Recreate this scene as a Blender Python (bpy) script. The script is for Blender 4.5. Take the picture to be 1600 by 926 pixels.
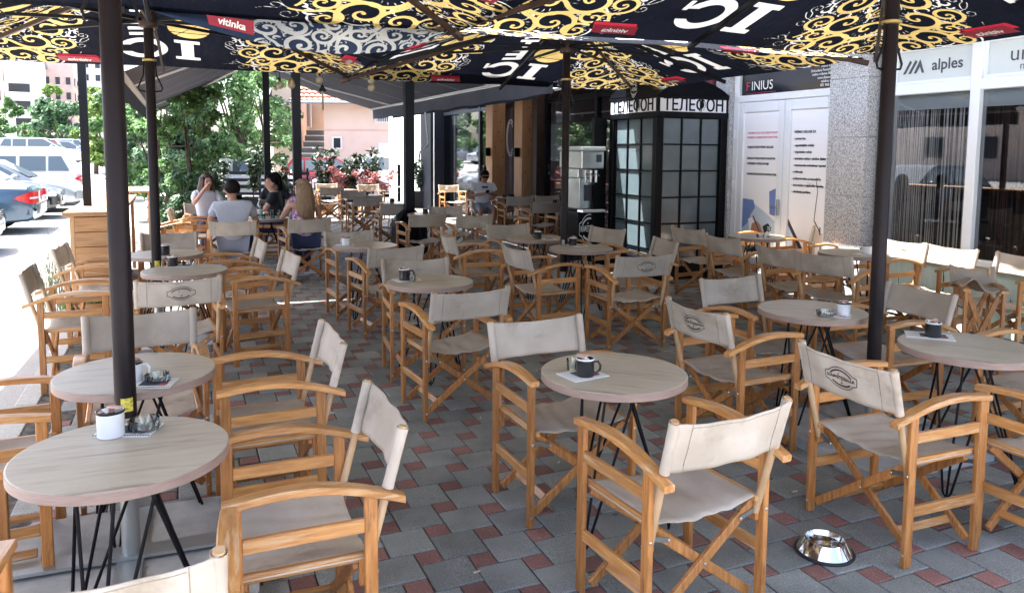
import bpy, math, random
import numpy as np
from mathutils import Vector, Matrix, Quaternion
scene = bpy.context.scene
for o in list(bpy.data.objects):
    bpy.data.objects.remove(o)
COL = scene.collection
PI = math.pi
# ---------------------------------------------------------------- camera
cam = bpy.data.cameras.new('camera')
cam.sensor_fit = 'HORIZONTAL'; cam.sensor_width = 36.0
cam.lens = 1190.37 / 1600 * 36
cam.shift_y = -(463 - 344) / 1600
cam.clip_start = 0.05; cam.clip_end = 600
cam_ob = bpy.data.objects.new('camera', cam); COL.objects.link(cam_ob)
cam_ob.matrix_world = Matrix.Translation((0, 0, 1.7657)) @ Matrix.Rotation(PI / 2 - 0.09157, 4, 'X') @ Matrix.Rotation(0.0078, 4, 'Z')
scene.camera = cam_ob
# cafe frame: u runs from the street to the shops, v runs along the shops
TH = math.radians(23.5)
UX, UY = math.cos(TH), math.sin(TH)
def C3(u, v, z=0.0):
    return Vector((u * UX - v * UY, u * UY + v * UX, z))
# ---------------------------------------------------------------- world and sun
SV = (C3(-0.38, 0.25) + Vector((0, 0, 1))).normalized()
world = bpy.data.worlds.new('World'); scene.world = world; world.use_nodes = True
wn = world.node_tree.nodes; wn.clear()
sky = wn.new('ShaderNodeTexSky'); sky.sky_type = 'NISHITA'; sky.sun_disc = False
sky.sun_elevation = math.asin(SV.z); sky.sun_rotation = math.atan2(SV.x, SV.y)
sky.air_density = 0.8; sky.dust_density = 4.0; sky.ozone_density = 1.0
bg = wn.new('ShaderNodeBackground'); bg.inputs['Strength'].default_value = 0.13
wo = wn.new('ShaderNodeOutputWorld')
world.node_tree.links.new(sky.outputs[0], bg.inputs['Color'])
world.node_tree.links.new(bg.outputs[0], wo.inputs['Surface'])
sun = bpy.data.lights.new('sun', 'SUN'); sun.energy = 5.0; sun.angle = math.radians(0.53); sun.color = (1.0, 0.96, 0.90)
sun_ob = bpy.data.objects.new('sun', sun); COL.objects.link(sun_ob)
sun_ob.rotation_euler = SV.to_track_quat('Z', 'Y').to_euler(); sun_ob.location = (0, 0, 30)
scene.view_settings.view_transform = 'Standard'; scene.view_settings.look = 'None'
scene.view_settings.exposure = 2.82; scene.view_settings.gamma = 1.0
scene.render.engine = 'CYCLES'
try:
    scene.cycles.max_bounces = 8; scene.cycles.diffuse_bounces = 4; scene.cycles.transparent_max_bounces = 12
    scene.cycles.sample_clamp_indirect = 6; scene.cycles.caustics_reflective = False; scene.cycles.caustics_refractive = False
except Exception:
    pass
# ---------------------------------------------------------------- materials
MATS = {}
def new_mat(name):
    m = bpy.data.materials.new(name); m.use_nodes = True
    MATS[name] = m
    nt = m.node_tree
    return m, nt, nt.nodes['Principled BSDF'], nt.nodes['Material Output']
def rgb(c):
    return (c[0], c[1], c[2], 1.0)
def M(name, col, rough=0.6, metal=0.0, col2=None, scale=8.0, stretch=None, bump=0.0, bscale=60.0, rnd=0.0, island=False,
      trans=0.0, spec=0.5, detail=4.0, coat=0.0, lo=0.35, hi=0.65, alpha=None, emit=None, wear=None):
    """procedural surface: two colours mixed by noise, optional per-object tint, bump and translucency"""
    m, nt, b, out = new_mat(name)
    N, L = nt.nodes, nt.links
    b.inputs['Roughness'].default_value = rough; b.inputs['Metallic'].default_value = metal
    b.inputs['Specular IOR Level'].default_value = spec
    b.inputs['Coat Weight'].default_value = coat; b.inputs['Coat Roughness'].default_value = 0.15
    tc = N.new('ShaderNodeTexCoord'); vec = tc.outputs['Object']
    if stretch:
        mp = N.new('ShaderNodeMapping'); mp.inputs['Scale'].default_value = stretch
        L.new(vec, mp.inputs['Vector']); vec = mp.outputs[0]
    if rnd > 0 and not island:
        o_ = N.new('ShaderNodeObjectInfo'); ml = N.new('ShaderNodeMath'); ml.operation = 'MULTIPLY'; ml.inputs[1].default_value = 37.0
        L.new(o_.outputs['Random'], ml.inputs[0]); va = N.new('ShaderNodeVectorMath'); va.operation = 'ADD'
        L.new(vec, va.inputs[0]); L.new(ml.outputs[0], va.inputs[1]); vec = va.outputs[0]
    csock = None
    if col2 is not None:
        nz = N.new('ShaderNodeTexNoise'); nz.inputs['Scale'].default_value = scale; nz.inputs['Detail'].default_value = detail
        L.new(vec, nz.inputs['Vector'])
        cr = N.new('ShaderNodeValToRGB'); cr.color_ramp.elements[0].position = lo; cr.color_ramp.elements[1].position = hi
        cr.color_ramp.elements[0].color = rgb(col); cr.color_ramp.elements[1].color = rgb(col2)
        L.new(nz.outputs['Fac'], cr.inputs['Fac']); csock = cr.outputs[0]
    else:
        b.inputs['Base Color'].default_value = rgb(col)
    if rnd > 0:
        hs = N.new('ShaderNodeHueSaturation')
        if csock is not None: L.new(csock, hs.inputs['Color'])
        else: hs.inputs['Color'].default_value = rgb(col)
        mr = N.new('ShaderNodeMapRange'); mr.inputs['To Min'].default_value = 1 - rnd; mr.inputs['To Max'].default_value = 1 + rnd
        if island:
            gi = N.new('ShaderNodeNewGeometry'); L.new(gi.outputs['Random Per Island'], mr.inputs['Value'])
        else:
            oi = N.new('ShaderNodeObjectInfo'); L.new(oi.outputs['Random'], mr.inputs['Value'])
        L.new(mr.outputs[0], hs.inputs['Value']); csock = hs.outputs[0]
    if wear:
        wc, ws, wl, wh, wst = wear
        wz = N.new('ShaderNodeTexNoise'); wz.inputs['Scale'].default_value = ws; wz.inputs['Detail'].default_value = 6; wz.inputs['Roughness'].default_value = 0.7
        if wst:
            wm = N.new('ShaderNodeMapping'); wm.inputs['Scale'].default_value = wst; L.new(va.outputs[0] if rnd > 0 else vec, wm.inputs['Vector']); L.new(wm.outputs[0], wz.inputs['Vector'])
        else: L.new(vec, wz.inputs['Vector'])
        wr = N.new('ShaderNodeMapRange'); wr.inputs['From Min'].default_value = wl; wr.inputs['From Max'].default_value = wh; L.new(wz.outputs['Fac'], wr.inputs['Value'])
        wx = N.new('ShaderNodeMixRGB'); L.new(wr.outputs[0], wx.inputs[0])
        if csock is not None: L.new(csock, wx.inputs[1])
        else: wx.inputs[1].default_value = rgb(col)
        wx.inputs[2].default_value = rgb(wc); csock = wx.outputs[0]
        rg = N.new('ShaderNodeMapRange'); rg.inputs['To Min'].default_value = rough; rg.inputs['To Max'].default_value = min(1, rough + .3)
        L.new(wr.outputs[0], rg.inputs['Value']); L.new(rg.outputs[0], b.inputs['Roughness'])
    if csock is not None: L.new(csock, b.inputs['Base Color'])
    if bump > 0:
        bn = N.new('ShaderNodeTexNoise'); bn.inputs['Scale'].default_value = bscale; bn.inputs['Detail'].default_value = 3
        L.new(vec, bn.inputs['Vector'])
        bp = N.new('ShaderNodeBump'); bp.inputs['Strength'].default_value = bump; bp.inputs['Distance'].default_value = 0.01
        L.new(bn.outputs['Fac'], bp.inputs['Height']); L.new(bp.outputs[0], b.inputs['Normal'])
    if trans > 0:
        tr = N.new('ShaderNodeBsdfTranslucent'); mx = N.new('ShaderNodeMixShader'); mx.inputs[0].default_value = trans
        if csock is not None: L.new(csock, tr.inputs['Color'])
        else: tr.inputs['Color'].default_value = rgb(col)
        L.new(b.outputs[0], mx.inputs[1]); L.new(tr.outputs[0], mx.inputs[2]); L.new(mx.outputs[0], out.inputs['Surface'])
    if emit:
        b.inputs['Emission Color'].default_value = rgb(emit[0]); b.inputs['Emission Strength'].default_value = emit[1]
    return m
def glass_mat(name, tint=(0.9, 0.95, 0.95), refl=1.0, rough=0.0, base=0.04):
    """thin window glass: clear with a fresnel reflection"""
    m, nt, b, out = new_mat(name); N, L = nt.nodes, nt.links
    N.remove(b)
    fr = N.new('ShaderNodeLayerWeight'); fr.inputs['Blend'].default_value = 0.35
    mr = N.new('ShaderNodeMapRange'); mr.inputs['To Min'].default_value = base; mr.inputs['To Max'].default_value = refl
    L.new(fr.outputs['Fresnel'], mr.inputs['Value'])
    tr = N.new('ShaderNodeBsdfTransparent'); tr.inputs['Color'].default_value = rgb(tint)
    gl = N.new('ShaderNodeBsdfGlossy'); gl.inputs['Roughness'].default_value = rough
    mx = N.new('ShaderNodeMixShader')
    L.new(mr.outputs[0], mx.inputs[0]); L.new(tr.outputs[0], mx.inputs[1]); L.new(gl.outputs[0], mx.inputs[2])
    L.new(mx.outputs[0], out.inputs['Surface'])
    return m
M('chair_wood', (0.33, 0.125, 0.031), 0.38, col2=(0.50, 0.225, 0.070), scale=5, detail=8, lo=.3, hi=.7, stretch=(14, 14, 1.6), rnd=0.2, bump=0.2, bscale=14, coat=0.08, wear=((0.17, 0.072, 0.026), 4.0, .52, .70, None))
M('arm_wood', (0.38, 0.155, 0.042), 0.3, col2=(0.57, 0.29, 0.10), scale=5, detail=8, lo=.3, hi=.7, stretch=(14, 1.6, 14), rnd=0.2, bump=0.18, bscale=14, coat=0.15, wear=((0.56, 0.38, 0.22), 2.2, .54, .66, (1.4, .8, 1.4)))
M('canvas', (0.50, 0.43, 0.355), 0.88, col2=(0.63, 0.555, 0.475), scale=4, bump=0.55, bscale=11, rnd=0.17, trans=0.22, spec=0.15, wear=((0.37, 0.30, 0.225), 3.0, .54, .74, None))
M('canvas_seam', (0.33, 0.28, 0.23), 0.9)
M('bolt_steel', (0.62, 0.62, 0.60), 0.28, 1.0)
M('plate_steel', (0.22, 0.23, 0.22), 0.45, 0.8)
M('post_wood', (0.42, 0.26, 0.13), 0.5, col2=(0.55, 0.37, 0.22), scale=6, rnd=0.1)
M('logo_ink', (0.03, 0.026, 0.025), 0.8)
M('black_iron', (0.005, 0.005, 0.008), 0.45, spec=0.2)
def table_mat():
    m, nt, b, out = new_mat('table_laminate'); N, L = nt.nodes, nt.links
    tc = N.new('ShaderNodeTexCoord'); mp = N.new('ShaderNodeMapping'); mp.inputs['Scale'].default_value = (1.3, 11, 4)
    L.new(tc.outputs['Object'], mp.inputs['Vector'])
    n1 = N.new('ShaderNodeTexNoise'); n1.inputs['Scale'].default_value = 2.2; n1.inputs['Detail'].default_value = 8; n1.inputs['Roughness'].default_value = 0.65
    n1.inputs['Distortion'].default_value = 0.6
    L.new(mp.outputs[0], n1.inputs['Vector'])
    cr = N.new('ShaderNodeValToRGB'); e = cr.color_ramp.elements
    e[0].position = 0.25; e[0].color = (0.31, 0.25, 0.19, 1); e[1].position = 0.66; e[1].color = (0.53, 0.46, 0.36, 1)
    k = e.new(0.46); k.color = (0.47, 0.40, 0.305, 1)
    L.new(n1.outputs['Fac'], cr.inputs['Fac'])
    mp2 = N.new('ShaderNodeMapping'); mp2.inputs['Scale'].default_value = (0.9, 16, 1); L.new(tc.outputs['Object'], mp2.inputs['Vector'])
    n2 = N.new('ShaderNodeTexNoise'); n2.inputs['Scale'].default_value = 1.7; n2.inputs['Detail'].default_value = 6
    L.new(mp2.outputs[0], n2.inputs['Vector'])
    c2 = N.new('ShaderNodeValToRGB'); c2.color_ramp.elements[0].position = 0.30; c2.color_ramp.elements[0].color = (0.42, 0.38, 0.33, 1)
    c2.color_ramp.elements[1].position = 0.385; c2.color_ramp.elements[1].color = (1, 1, 1, 1)
    L.new(n2.outputs['Fac'], c2.inputs['Fac'])
    mu = N.new('ShaderNodeMixRGB'); mu.blend_type = 'MULTIPLY'; mu.inputs[0].default_value = 0.6
    L.new(cr.outputs[0], mu.inputs[1]); L.new(c2.outputs[0], mu.inputs[2]); L.new(mu.outputs[0], b.inputs['Base Color'])
    b.inputs['Roughness'].default_value = 0.34
    bp = N.new('ShaderNodeBump'); bp.inputs['Strength'].default_value = 0.08; bp.inputs['Distance'].default_value = 0.004
    L.new(n1.outputs['Fac'], bp.inputs['Height']); L.new(bp.outputs[0], b.inputs['Normal'])
table_mat()
M('table_edge', (0.29, 0.20, 0.165), 0.5, col2=(0.36, 0.255, 0.215), scale=4, stretch=(3, 3, 40))
def paver_mat(name, c1, c2, c3):
    m, nt, b, out = new_mat(name); N, L = nt.nodes, nt.links
    tc = N.new('ShaderNodeTexCoord'); gi = N.new('ShaderNodeNewGeometry'); oi = N.new('ShaderNodeObjectInfo')
    n1 = N.new('ShaderNodeTexNoise'); n1.inputs['Scale'].default_value = 260; n1.inputs['Detail'].default_value = 2
    L.new(gi.outputs['Position'], n1.inputs['Vector'])
    n2 = N.new('ShaderNodeTexNoise'); n2.inputs['Scale'].default_value = 3.0; n2.inputs['Detail'].default_value = 5
    L.new(gi.outputs['Position'], n2.inputs['Vector'])
    cr = N.new('ShaderNodeValToRGB'); e = cr.color_ramp.elements; e[0].position = 0.34; e[0].color = rgb(c1); e[1].position = 0.7; e[1].color = rgb(c3)
    k = e.new(0.5); k.color = rgb(c2)
    L.new(n1.outputs['Fac'], cr.inputs['Fac'])
    ad = N.new('ShaderNodeMath'); ad.operation = 'ADD'; L.new(gi.outputs['Random Per Island'], ad.inputs[0]); L.new(oi.outputs['Random'], ad.inputs[1])
    fr = N.new('ShaderNodeMath'); fr.operation = 'FRACT'; L.new(ad.outputs[0], fr.inputs[0])
    mr = N.new('ShaderNodeMapRange'); mr.inputs['To Min'].default_value = 0.78; mr.inputs['To Max'].default_value = 1.2; L.new(fr.outputs[0], mr.inputs['Value'])
    mr2 = N.new('ShaderNodeMapRange'); mr2.inputs['From Min'].default_value = 0.3; mr2.inputs['From Max'].default_value = 0.7
    mr2.inputs['To Min'].default_value = 0.72; mr2.inputs['To Max'].default_value = 1.15; L.new(n2.outputs['Fac'], mr2.inputs['Value'])
    mm = N.new('ShaderNodeMath'); mm.operation = 'MULTIPLY'; L.new(mr.outputs[0], mm.inputs[0]); L.new(mr2.outputs[0], mm.inputs[1])
    vo = N.new('ShaderNodeTexVoronoi'); vo.inputs['Scale'].default_value = 2.6; L.new(gi.outputs['Position'], vo.inputs['Vector'])
    vr = N.new('ShaderNodeMapRange'); vr.inputs['From Min'].default_value = .035; vr.inputs['From Max'].default_value = .05; vr.inputs['To Min'].default_value = .55; vr.inputs['To Max'].default_value = 1.0; L.new(vo.outputs['Distance'], vr.inputs['Value'])
    n3 = N.new('ShaderNodeTexNoise'); n3.inputs['Scale'].default_value = 1.1; n3.inputs['Detail'].default_value = 7; n3.inputs['Roughness'].default_value = .7; L.new(gi.outputs['Position'], n3.inputs['Vector'])
    v3 = N.new('ShaderNodeMapRange'); v3.inputs['From Min'].default_value = .54; v3.inputs['From Max'].default_value = .68; v3.inputs['To Min'].default_value = 1.0; v3.inputs['To Max'].default_value = .68; L.new(n3.outputs['Fac'], v3.inputs['Value'])
    m2 = N.new('ShaderNodeMath'); m2.operation = 'MULTIPLY'; L.new(vr.outputs[0], m2.inputs[0]); L.new(v3.outputs[0], m2.inputs[1])
    m3 = N.new('ShaderNodeMath'); m3.operation = 'MULTIPLY'; L.new(mm.outputs[0], m3.inputs[0]); L.new(m2.outputs[0], m3.inputs[1])
    hs = N.new('ShaderNodeHueSaturation'); L.new(cr.outputs[0], hs.inputs['Color']); L.new(m3.outputs[0], hs.inputs['Value'])
    L.new(hs.outputs[0], b.inputs['Base Color']); b.inputs['Roughness'].default_value = 0.72
    bp = N.new('ShaderNodeBump'); bp.inputs['Strength'].default_value = 0.35; bp.inputs['Distance'].default_value = 0.002
    L.new(n1.outputs['Fac'], bp.inputs['Height']); L.new(bp.outputs[0], b.inputs['Normal'])
paver_mat('paver_grey', (0.145, 0.158, 0.150), (0.225, 0.240, 0.230), (0.40, 0.41, 0.39))
paver_mat('paver_red', (0.155, 0.070, 0.062), (0.235, 0.112, 0.098), (0.36, 0.21, 0.18))
M('joint_sand', (0.022, 0.021, 0.019), 0.95, col2=(0.10, 0.092, 0.075), scale=22)
M('asphalt', (0.24, 0.24, 0.235), 0.9, col2=(0.36, 0.36, 0.35), scale=120, bump=0.5, bscale=160)
M('kerb_stone', (0.30, 0.30, 0.285), 0.85, col2=(0.38, 0.38, 0.36), scale=40)
M('path_concrete', (0.42, 0.41, 0.39), 0.85, col2=(0.52, 0.51, 0.48), scale=20)
M('concrete', (0.36, 0.37, 0.36), 0.85, col2=(0.47, 0.48, 0.47), scale=9, bump=0.3, bscale=90)
M('pole_brown', (0.011, 0.0075, 0.0095), 0.42, 0.0, col2=(0.016, 0.011, 0.012), scale=3, spec=0.18)
M('pole_silver', (0.42, 0.45, 0.45), 0.35, 0.7)
M('rib_brown', (0.028, 0.013, 0.010), 0.5, col2=(0.042, 0.02, 0.015), scale=6)
M('brass', (0.45, 0.33, 0.12), 0.4, 0.7)
M('sticker_yellow', (0.70, 0.60, 0.08), 0.5, col2=(0.05, 0.05, 0.03), scale=55, stretch=(1, 1, 6), lo=0.56, hi=0.6)
M('anthracite', (0.008, 0.010, 0.015), 0.45, spec=0.18)
M('black_paint', (0.0025, 0.0032, 0.0052), 0.4, spec=0.15)
M('granite', (0.17, 0.175, 0.185), 0.5, col2=(0.60, 0.61, 0.63), scale=75, detail=3, lo=0.36, hi=0.64)
M('white_frame', (0.74, 0.78, 0.82), 0.35)
M('plaster_white', (0.74, 0.74, 0.72), 0.9, col2=(0.66, 0.66, 0.64), scale=4)
M('plaster_pink', (0.64, 0.50, 0.41), 0.9, col2=(0.69, 0.55, 0.46), scale=1.2)
M('plaster_rose', (0.56, 0.39, 0.33), 0.9, col2=(0.62, 0.44, 0.38), scale=1.2)
M('fascia_grey', (0.25, 0.27, 0.27), 0.5, 0.3)
M('maroon', (0.16, 0.02, 0.03), 0.6)
M('siding', (0.62, 0.54, 0.44), 0.7, col2=(0.55, 0.47, 0.38), scale=3)
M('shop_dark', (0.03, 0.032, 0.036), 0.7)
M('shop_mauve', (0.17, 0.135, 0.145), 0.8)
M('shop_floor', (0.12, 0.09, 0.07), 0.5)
M('pine', (0.42, 0.215, 0.105), 0.55, col2=(0.52, 0.30, 0.16), scale=3, stretch=(9, 9, 0.8), bump=0.1, bscale=25, rnd=0.1)
M('pine_board', (0.33, 0.16, 0.06), 0.5, col2=(0.43, 0.23, 0.10), scale=3, stretch=(1.2, 1.2, 14), bump=0.1, bscale=25, rnd=0.12)
M('knot', (0.10, 0.045, 0.02), 0.6)
M('frost_sign', (0.55, 0.60, 0.60), 0.35)
M('sign_navy', (0.010, 0.014, 0.024), 0.16)
M('ink_dark', (0.02, 0.02, 0.025), 0.6)
M('ink_grey', (0.05, 0.055, 0.07), 0.5)
M('ink_white', (0.82, 0.82, 0.80), 0.5)
M('ink_red', (0.55, 0.03, 0.04), 0.5)
M('ink_pink', (0.62, 0.10, 0.20), 0.5)
M('poster_white', (0.84, 0.86, 0.90), 0.3)
M('poster_blue', (0.16, 0.24, 0.52), 0.35)
M('poster_sky', (0.46, 0.58, 0.72), 0.35)
M('skin_print', (0.42, 0.22, 0.15), 0.5)
M('panel_green', (0.42, 0.52, 0.48), 0.3, col2=(0.36, 0.45, 0.42), scale=3, stretch=(6, 6, 0.6))
M('string_cord', (0.80, 0.79, 0.77), 0.7, rnd=0.25)
M('booth_pane', (0.075, 0.108, 0.128), 0.14, col2=(0.10, 0.137, 0.155), scale=2, spec=0.9, rnd=0.1)
M('booth_light', (0.80, 0.83, 0.88), 0.4)
M('steel', (0.42, 0.43, 0.45), 0.28, 1.0, col2=(0.62, 0.63, 0.65), scale=3)
M('bowl_steel', (0.72, 0.71, 0.70), 0.12, 1.0)
M('rubber', (0.012, 0.012, 0.014), 0.7)
M('awning_grey', (0.088, 0.098, 0.130), 0.85, col2=(0.102, 0.112, 0.146), scale=2, trans=0.07, spec=0.1)
M('awning_stripe', (0.30, 0.31, 0.33), 0.85, trans=0.3)
M('awning_dark', (0.020, 0.023, 0.034), 0.85, col2=(0.026, 0.029, 0.042), scale=2, spec=0.1)
M('bar_white', (0.62, 0.64, 0.66), 0.4, 0.3)
M('ceramic_white', (0.78, 0.79, 0.82), 0.22, coat=0.3)
M('ceramic_black', (0.012, 0.014, 0.018), 0.25, coat=0.3)
M('coffee', (0.10, 0.05, 0.03), 0.4)
M('sachet_brown', (0.30, 0.13, 0.07), 0.5)
M('sachet_pink', (0.62, 0.42, 0.36), 0.5)
M('paper', (0.76, 0.76, 0.74), 0.7)
M('print_dark', (0.045, 0.05, 0.07), 0.5)
M('print_red', (0.45, 0.06, 0.06), 0.5)
M('skin', (0.42, 0.215, 0.135), 0.5, col2=(0.46, 0.24, 0.155), scale=8)
M('skin_light', (0.52, 0.29, 0.20), 0.5, col2=(0.56, 0.32, 0.23), scale=8)
M('hair_dark', (0.008, 0.006, 0.006), 0.6, spec=0.12)
M('hair_brown', (0.055, 0.03, 0.018), 0.5)
M('hair_blond', (0.19, 0.115, 0.06), 0.5, col2=(0.33, 0.22, 0.13), scale=6, stretch=(22, 22, 1.0))
M('shirt_white', (0.66, 0.66, 0.70), 0.85, col2=(0.6, 0.6, 0.65), scale=6, bump=.7, bscale=9)
M('shirt_bright', (0.84, 0.83, 0.88), 0.85, bump=.7, bscale=9)
M('shirt_grey', (0.42, 0.44, 0.50), 0.85, col2=(0.48, 0.50, 0.56), scale=60, bump=.7, bscale=9)
M('shirt_black', (0.013, 0.014, 0.02), 0.85, bump=.6, bscale=9)
M('floral', (0.28, 0.09, 0.30), 0.8, col2=(0.62, 0.52, 0.60), scale=28, lo=0.45, hi=0.55)
M('jean_blue', (0.02, 0.03, 0.08), 0.85, bump=.6, bscale=12)
M('shorts_grey', (0.25, 0.27, 0.33), 0.85)
M('glass_dark', (0.01, 0.01, 0.012), 0.1)
def leaf_mat(name, c1, c2, tr=0.35):
    m, nt, b, out = new_mat(name); N, L = nt.nodes, nt.links
    gi = N.new('ShaderNodeNewGeometry'); cr = N.new('ShaderNodeValToRGB')
    cr.color_ramp.elements[0].color = rgb(c1); cr.color_ramp.elements[1].color = rgb(c2)
    L.new(gi.outputs['Random Per Island'], cr.inputs['Fac']); L.new(cr.outputs[0], b.inputs['Base Color'])
    b.inputs['Roughness'].default_value = 0.5
    t = N.new('ShaderNodeBsdfTranslucent'); L.new(cr.outputs[0], t.inputs['Color'])
    mx = N.new('ShaderNodeMixShader'); mx.inputs[0].default_value = tr
    L.new(b.outputs[0], mx.inputs[1]); L.new(t.outputs[0], mx.inputs[2]); L.new(mx.outputs[0], out.inputs['Surface'])
leaf_mat('leaf_mid', (0.05, 0.12, 0.04), (0.15, 0.27, 0.09))
leaf_mat('leaf_dark', (0.035, 0.085, 0.042), (0.10, 0.19, 0.085))
leaf_mat('leaf_pale', (0.08, 0.15, 0.03), (0.18, 0.27, 0.07))
leaf_mat('leaf_glossy', (0.010, 0.026, 0.014), (0.028, 0.06, 0.026), 0.1)
leaf_mat('petal', (0.26, 0.06, 0.065), (0.52, 0.24, 0.23), 0.25)
M('bark', (0.09, 0.065, 0.045), 0.9, col2=(0.05, 0.036, 0.026), scale=20)
M('roof_tile', (0.30, 0.13, 0.085), 0.8, col2=(0.38, 0.19, 0.13), scale=3)
M('tile_each', (0.30, 0.14, 0.10), 0.8, rnd=0.3)
M('win_dark', (0.03, 0.035, 0.04), 0.12)
M('rail_grey', (0.20, 0.21, 0.22), 0.5)
M('shutter', (0.70, 0.72, 0.74), 0.5)
M('door_grey', (0.42, 0.44, 0.46), 0.5)
M('step_grey', (0.20, 0.19, 0.185), 0.85)
for nm, c in (('silver_blue', (0.035, 0.075, 0.12)), ('white', (0.62, 0.63, 0.64)), ('black', (0.008, 0.009, 0.011)), ('red', (0.20, 0.012, 0.016)),
              ('silver', (0.33, 0.35, 0.37)), ('navy', (0.02, 0.035, 0.07)), ('purple', (0.07, 0.05, 0.09))):
    M('car_' + nm, c, 0.25, 0.25 if nm not in ('white', 'black', 'red') else 0.0, coat=0.8)
M('car_glass', (0.07, 0.09, 0.10), 0.04, spec=0.9)
M('lamp_red', (0.45, 0.012, 0.02), 0.15, coat=0.8)
M('lamp_clear', (0.5, 0.52, 0.55), 0.1, coat=0.6)
M('trim_black', (0.015, 0.015, 0.017), 0.6)
M('plate_white', (0.65, 0.66, 0.66), 0.4)
glass_mat('shop_glass', (0.80, 0.82, 0.84), 0.55, 0.0, 0.035)
glass_mat('clear_glass', (0.95, 0.975, 0.97), 1.0, 0.02, 0.10)
glass_mat('water_glass', (0.55, 0.80, 0.78), 1.0, 0.02, 0.12)
M('bulb', (0.45, 0.38, 0.26), 0.12, trans=0.4)
# ---------------------------------------------------------------- mesh builder
def _box_verts(s, bv):
    hx, hy, hz = s[0] / 2, s[1] / 2, s[2] / 2
    if bv <= 0:
        v = [(x, y, z) for x in (-hx, hx) for y in (-hy, hy) for z in (-hz, hz)]
        return v, [(0, 1, 3, 2), (4, 6, 7, 5), (0, 4, 5, 1), (2, 3, 7, 6), (0, 2, 6, 4), (1, 5, 7, 3)]
    b = min(bv, hx * .49, hy * .49, hz * .49); v = []; idx = {}
    for sx in (-1, 1):
        for sy in (-1, 1):
            for sz in (-1, 1):
                for a in range(3):
                    p = [sx * (hx - b), sy * (hy - b), sz * (hz - b)]
                    p[a] = (sx * hx, sy * hy, sz * hz)[a]
                    idx[(sx, sy, sz, a)] = len(v); v.append(tuple(p))
    f = []
    for a in range(3):
        o1, o2 = [q for q in range(3) if q != a]
        for s_ in (-1, 1):
            quad = []
            for c1, c2 in ((-1, -1), (1, -1), (1, 1), (-1, 1)):
                k = [0, 0, 0]; k[a] = s_; k[o1] = c1; k[o2] = c2
                quad.append(idx[(k[0], k[1], k[2], a)])
            f.append(tuple(quad))
    for a in range(3):                                   # edges run along axis a
        o1, o2 = [q for q in range(3) if q != a]
        for c1 in (-1, 1):
            for c2 in (-1, 1):
                q = []
                for s_, ax in ((-1, o1), (1, o1), (1, o2), (-1, o2)):
                    k = [0, 0, 0]; k[a] = s_; k[o1] = c1; k[o2] = c2
                    q.append(idx[(k[0], k[1], k[2], ax)])
                f.append(tuple(q))
    for sx in (-1, 1):
        for sy in (-1, 1):
            for sz in (-1, 1):
                f.append(tuple(idx[(sx, sy, sz, a)] for a in range(3)))
    return v, f
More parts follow.
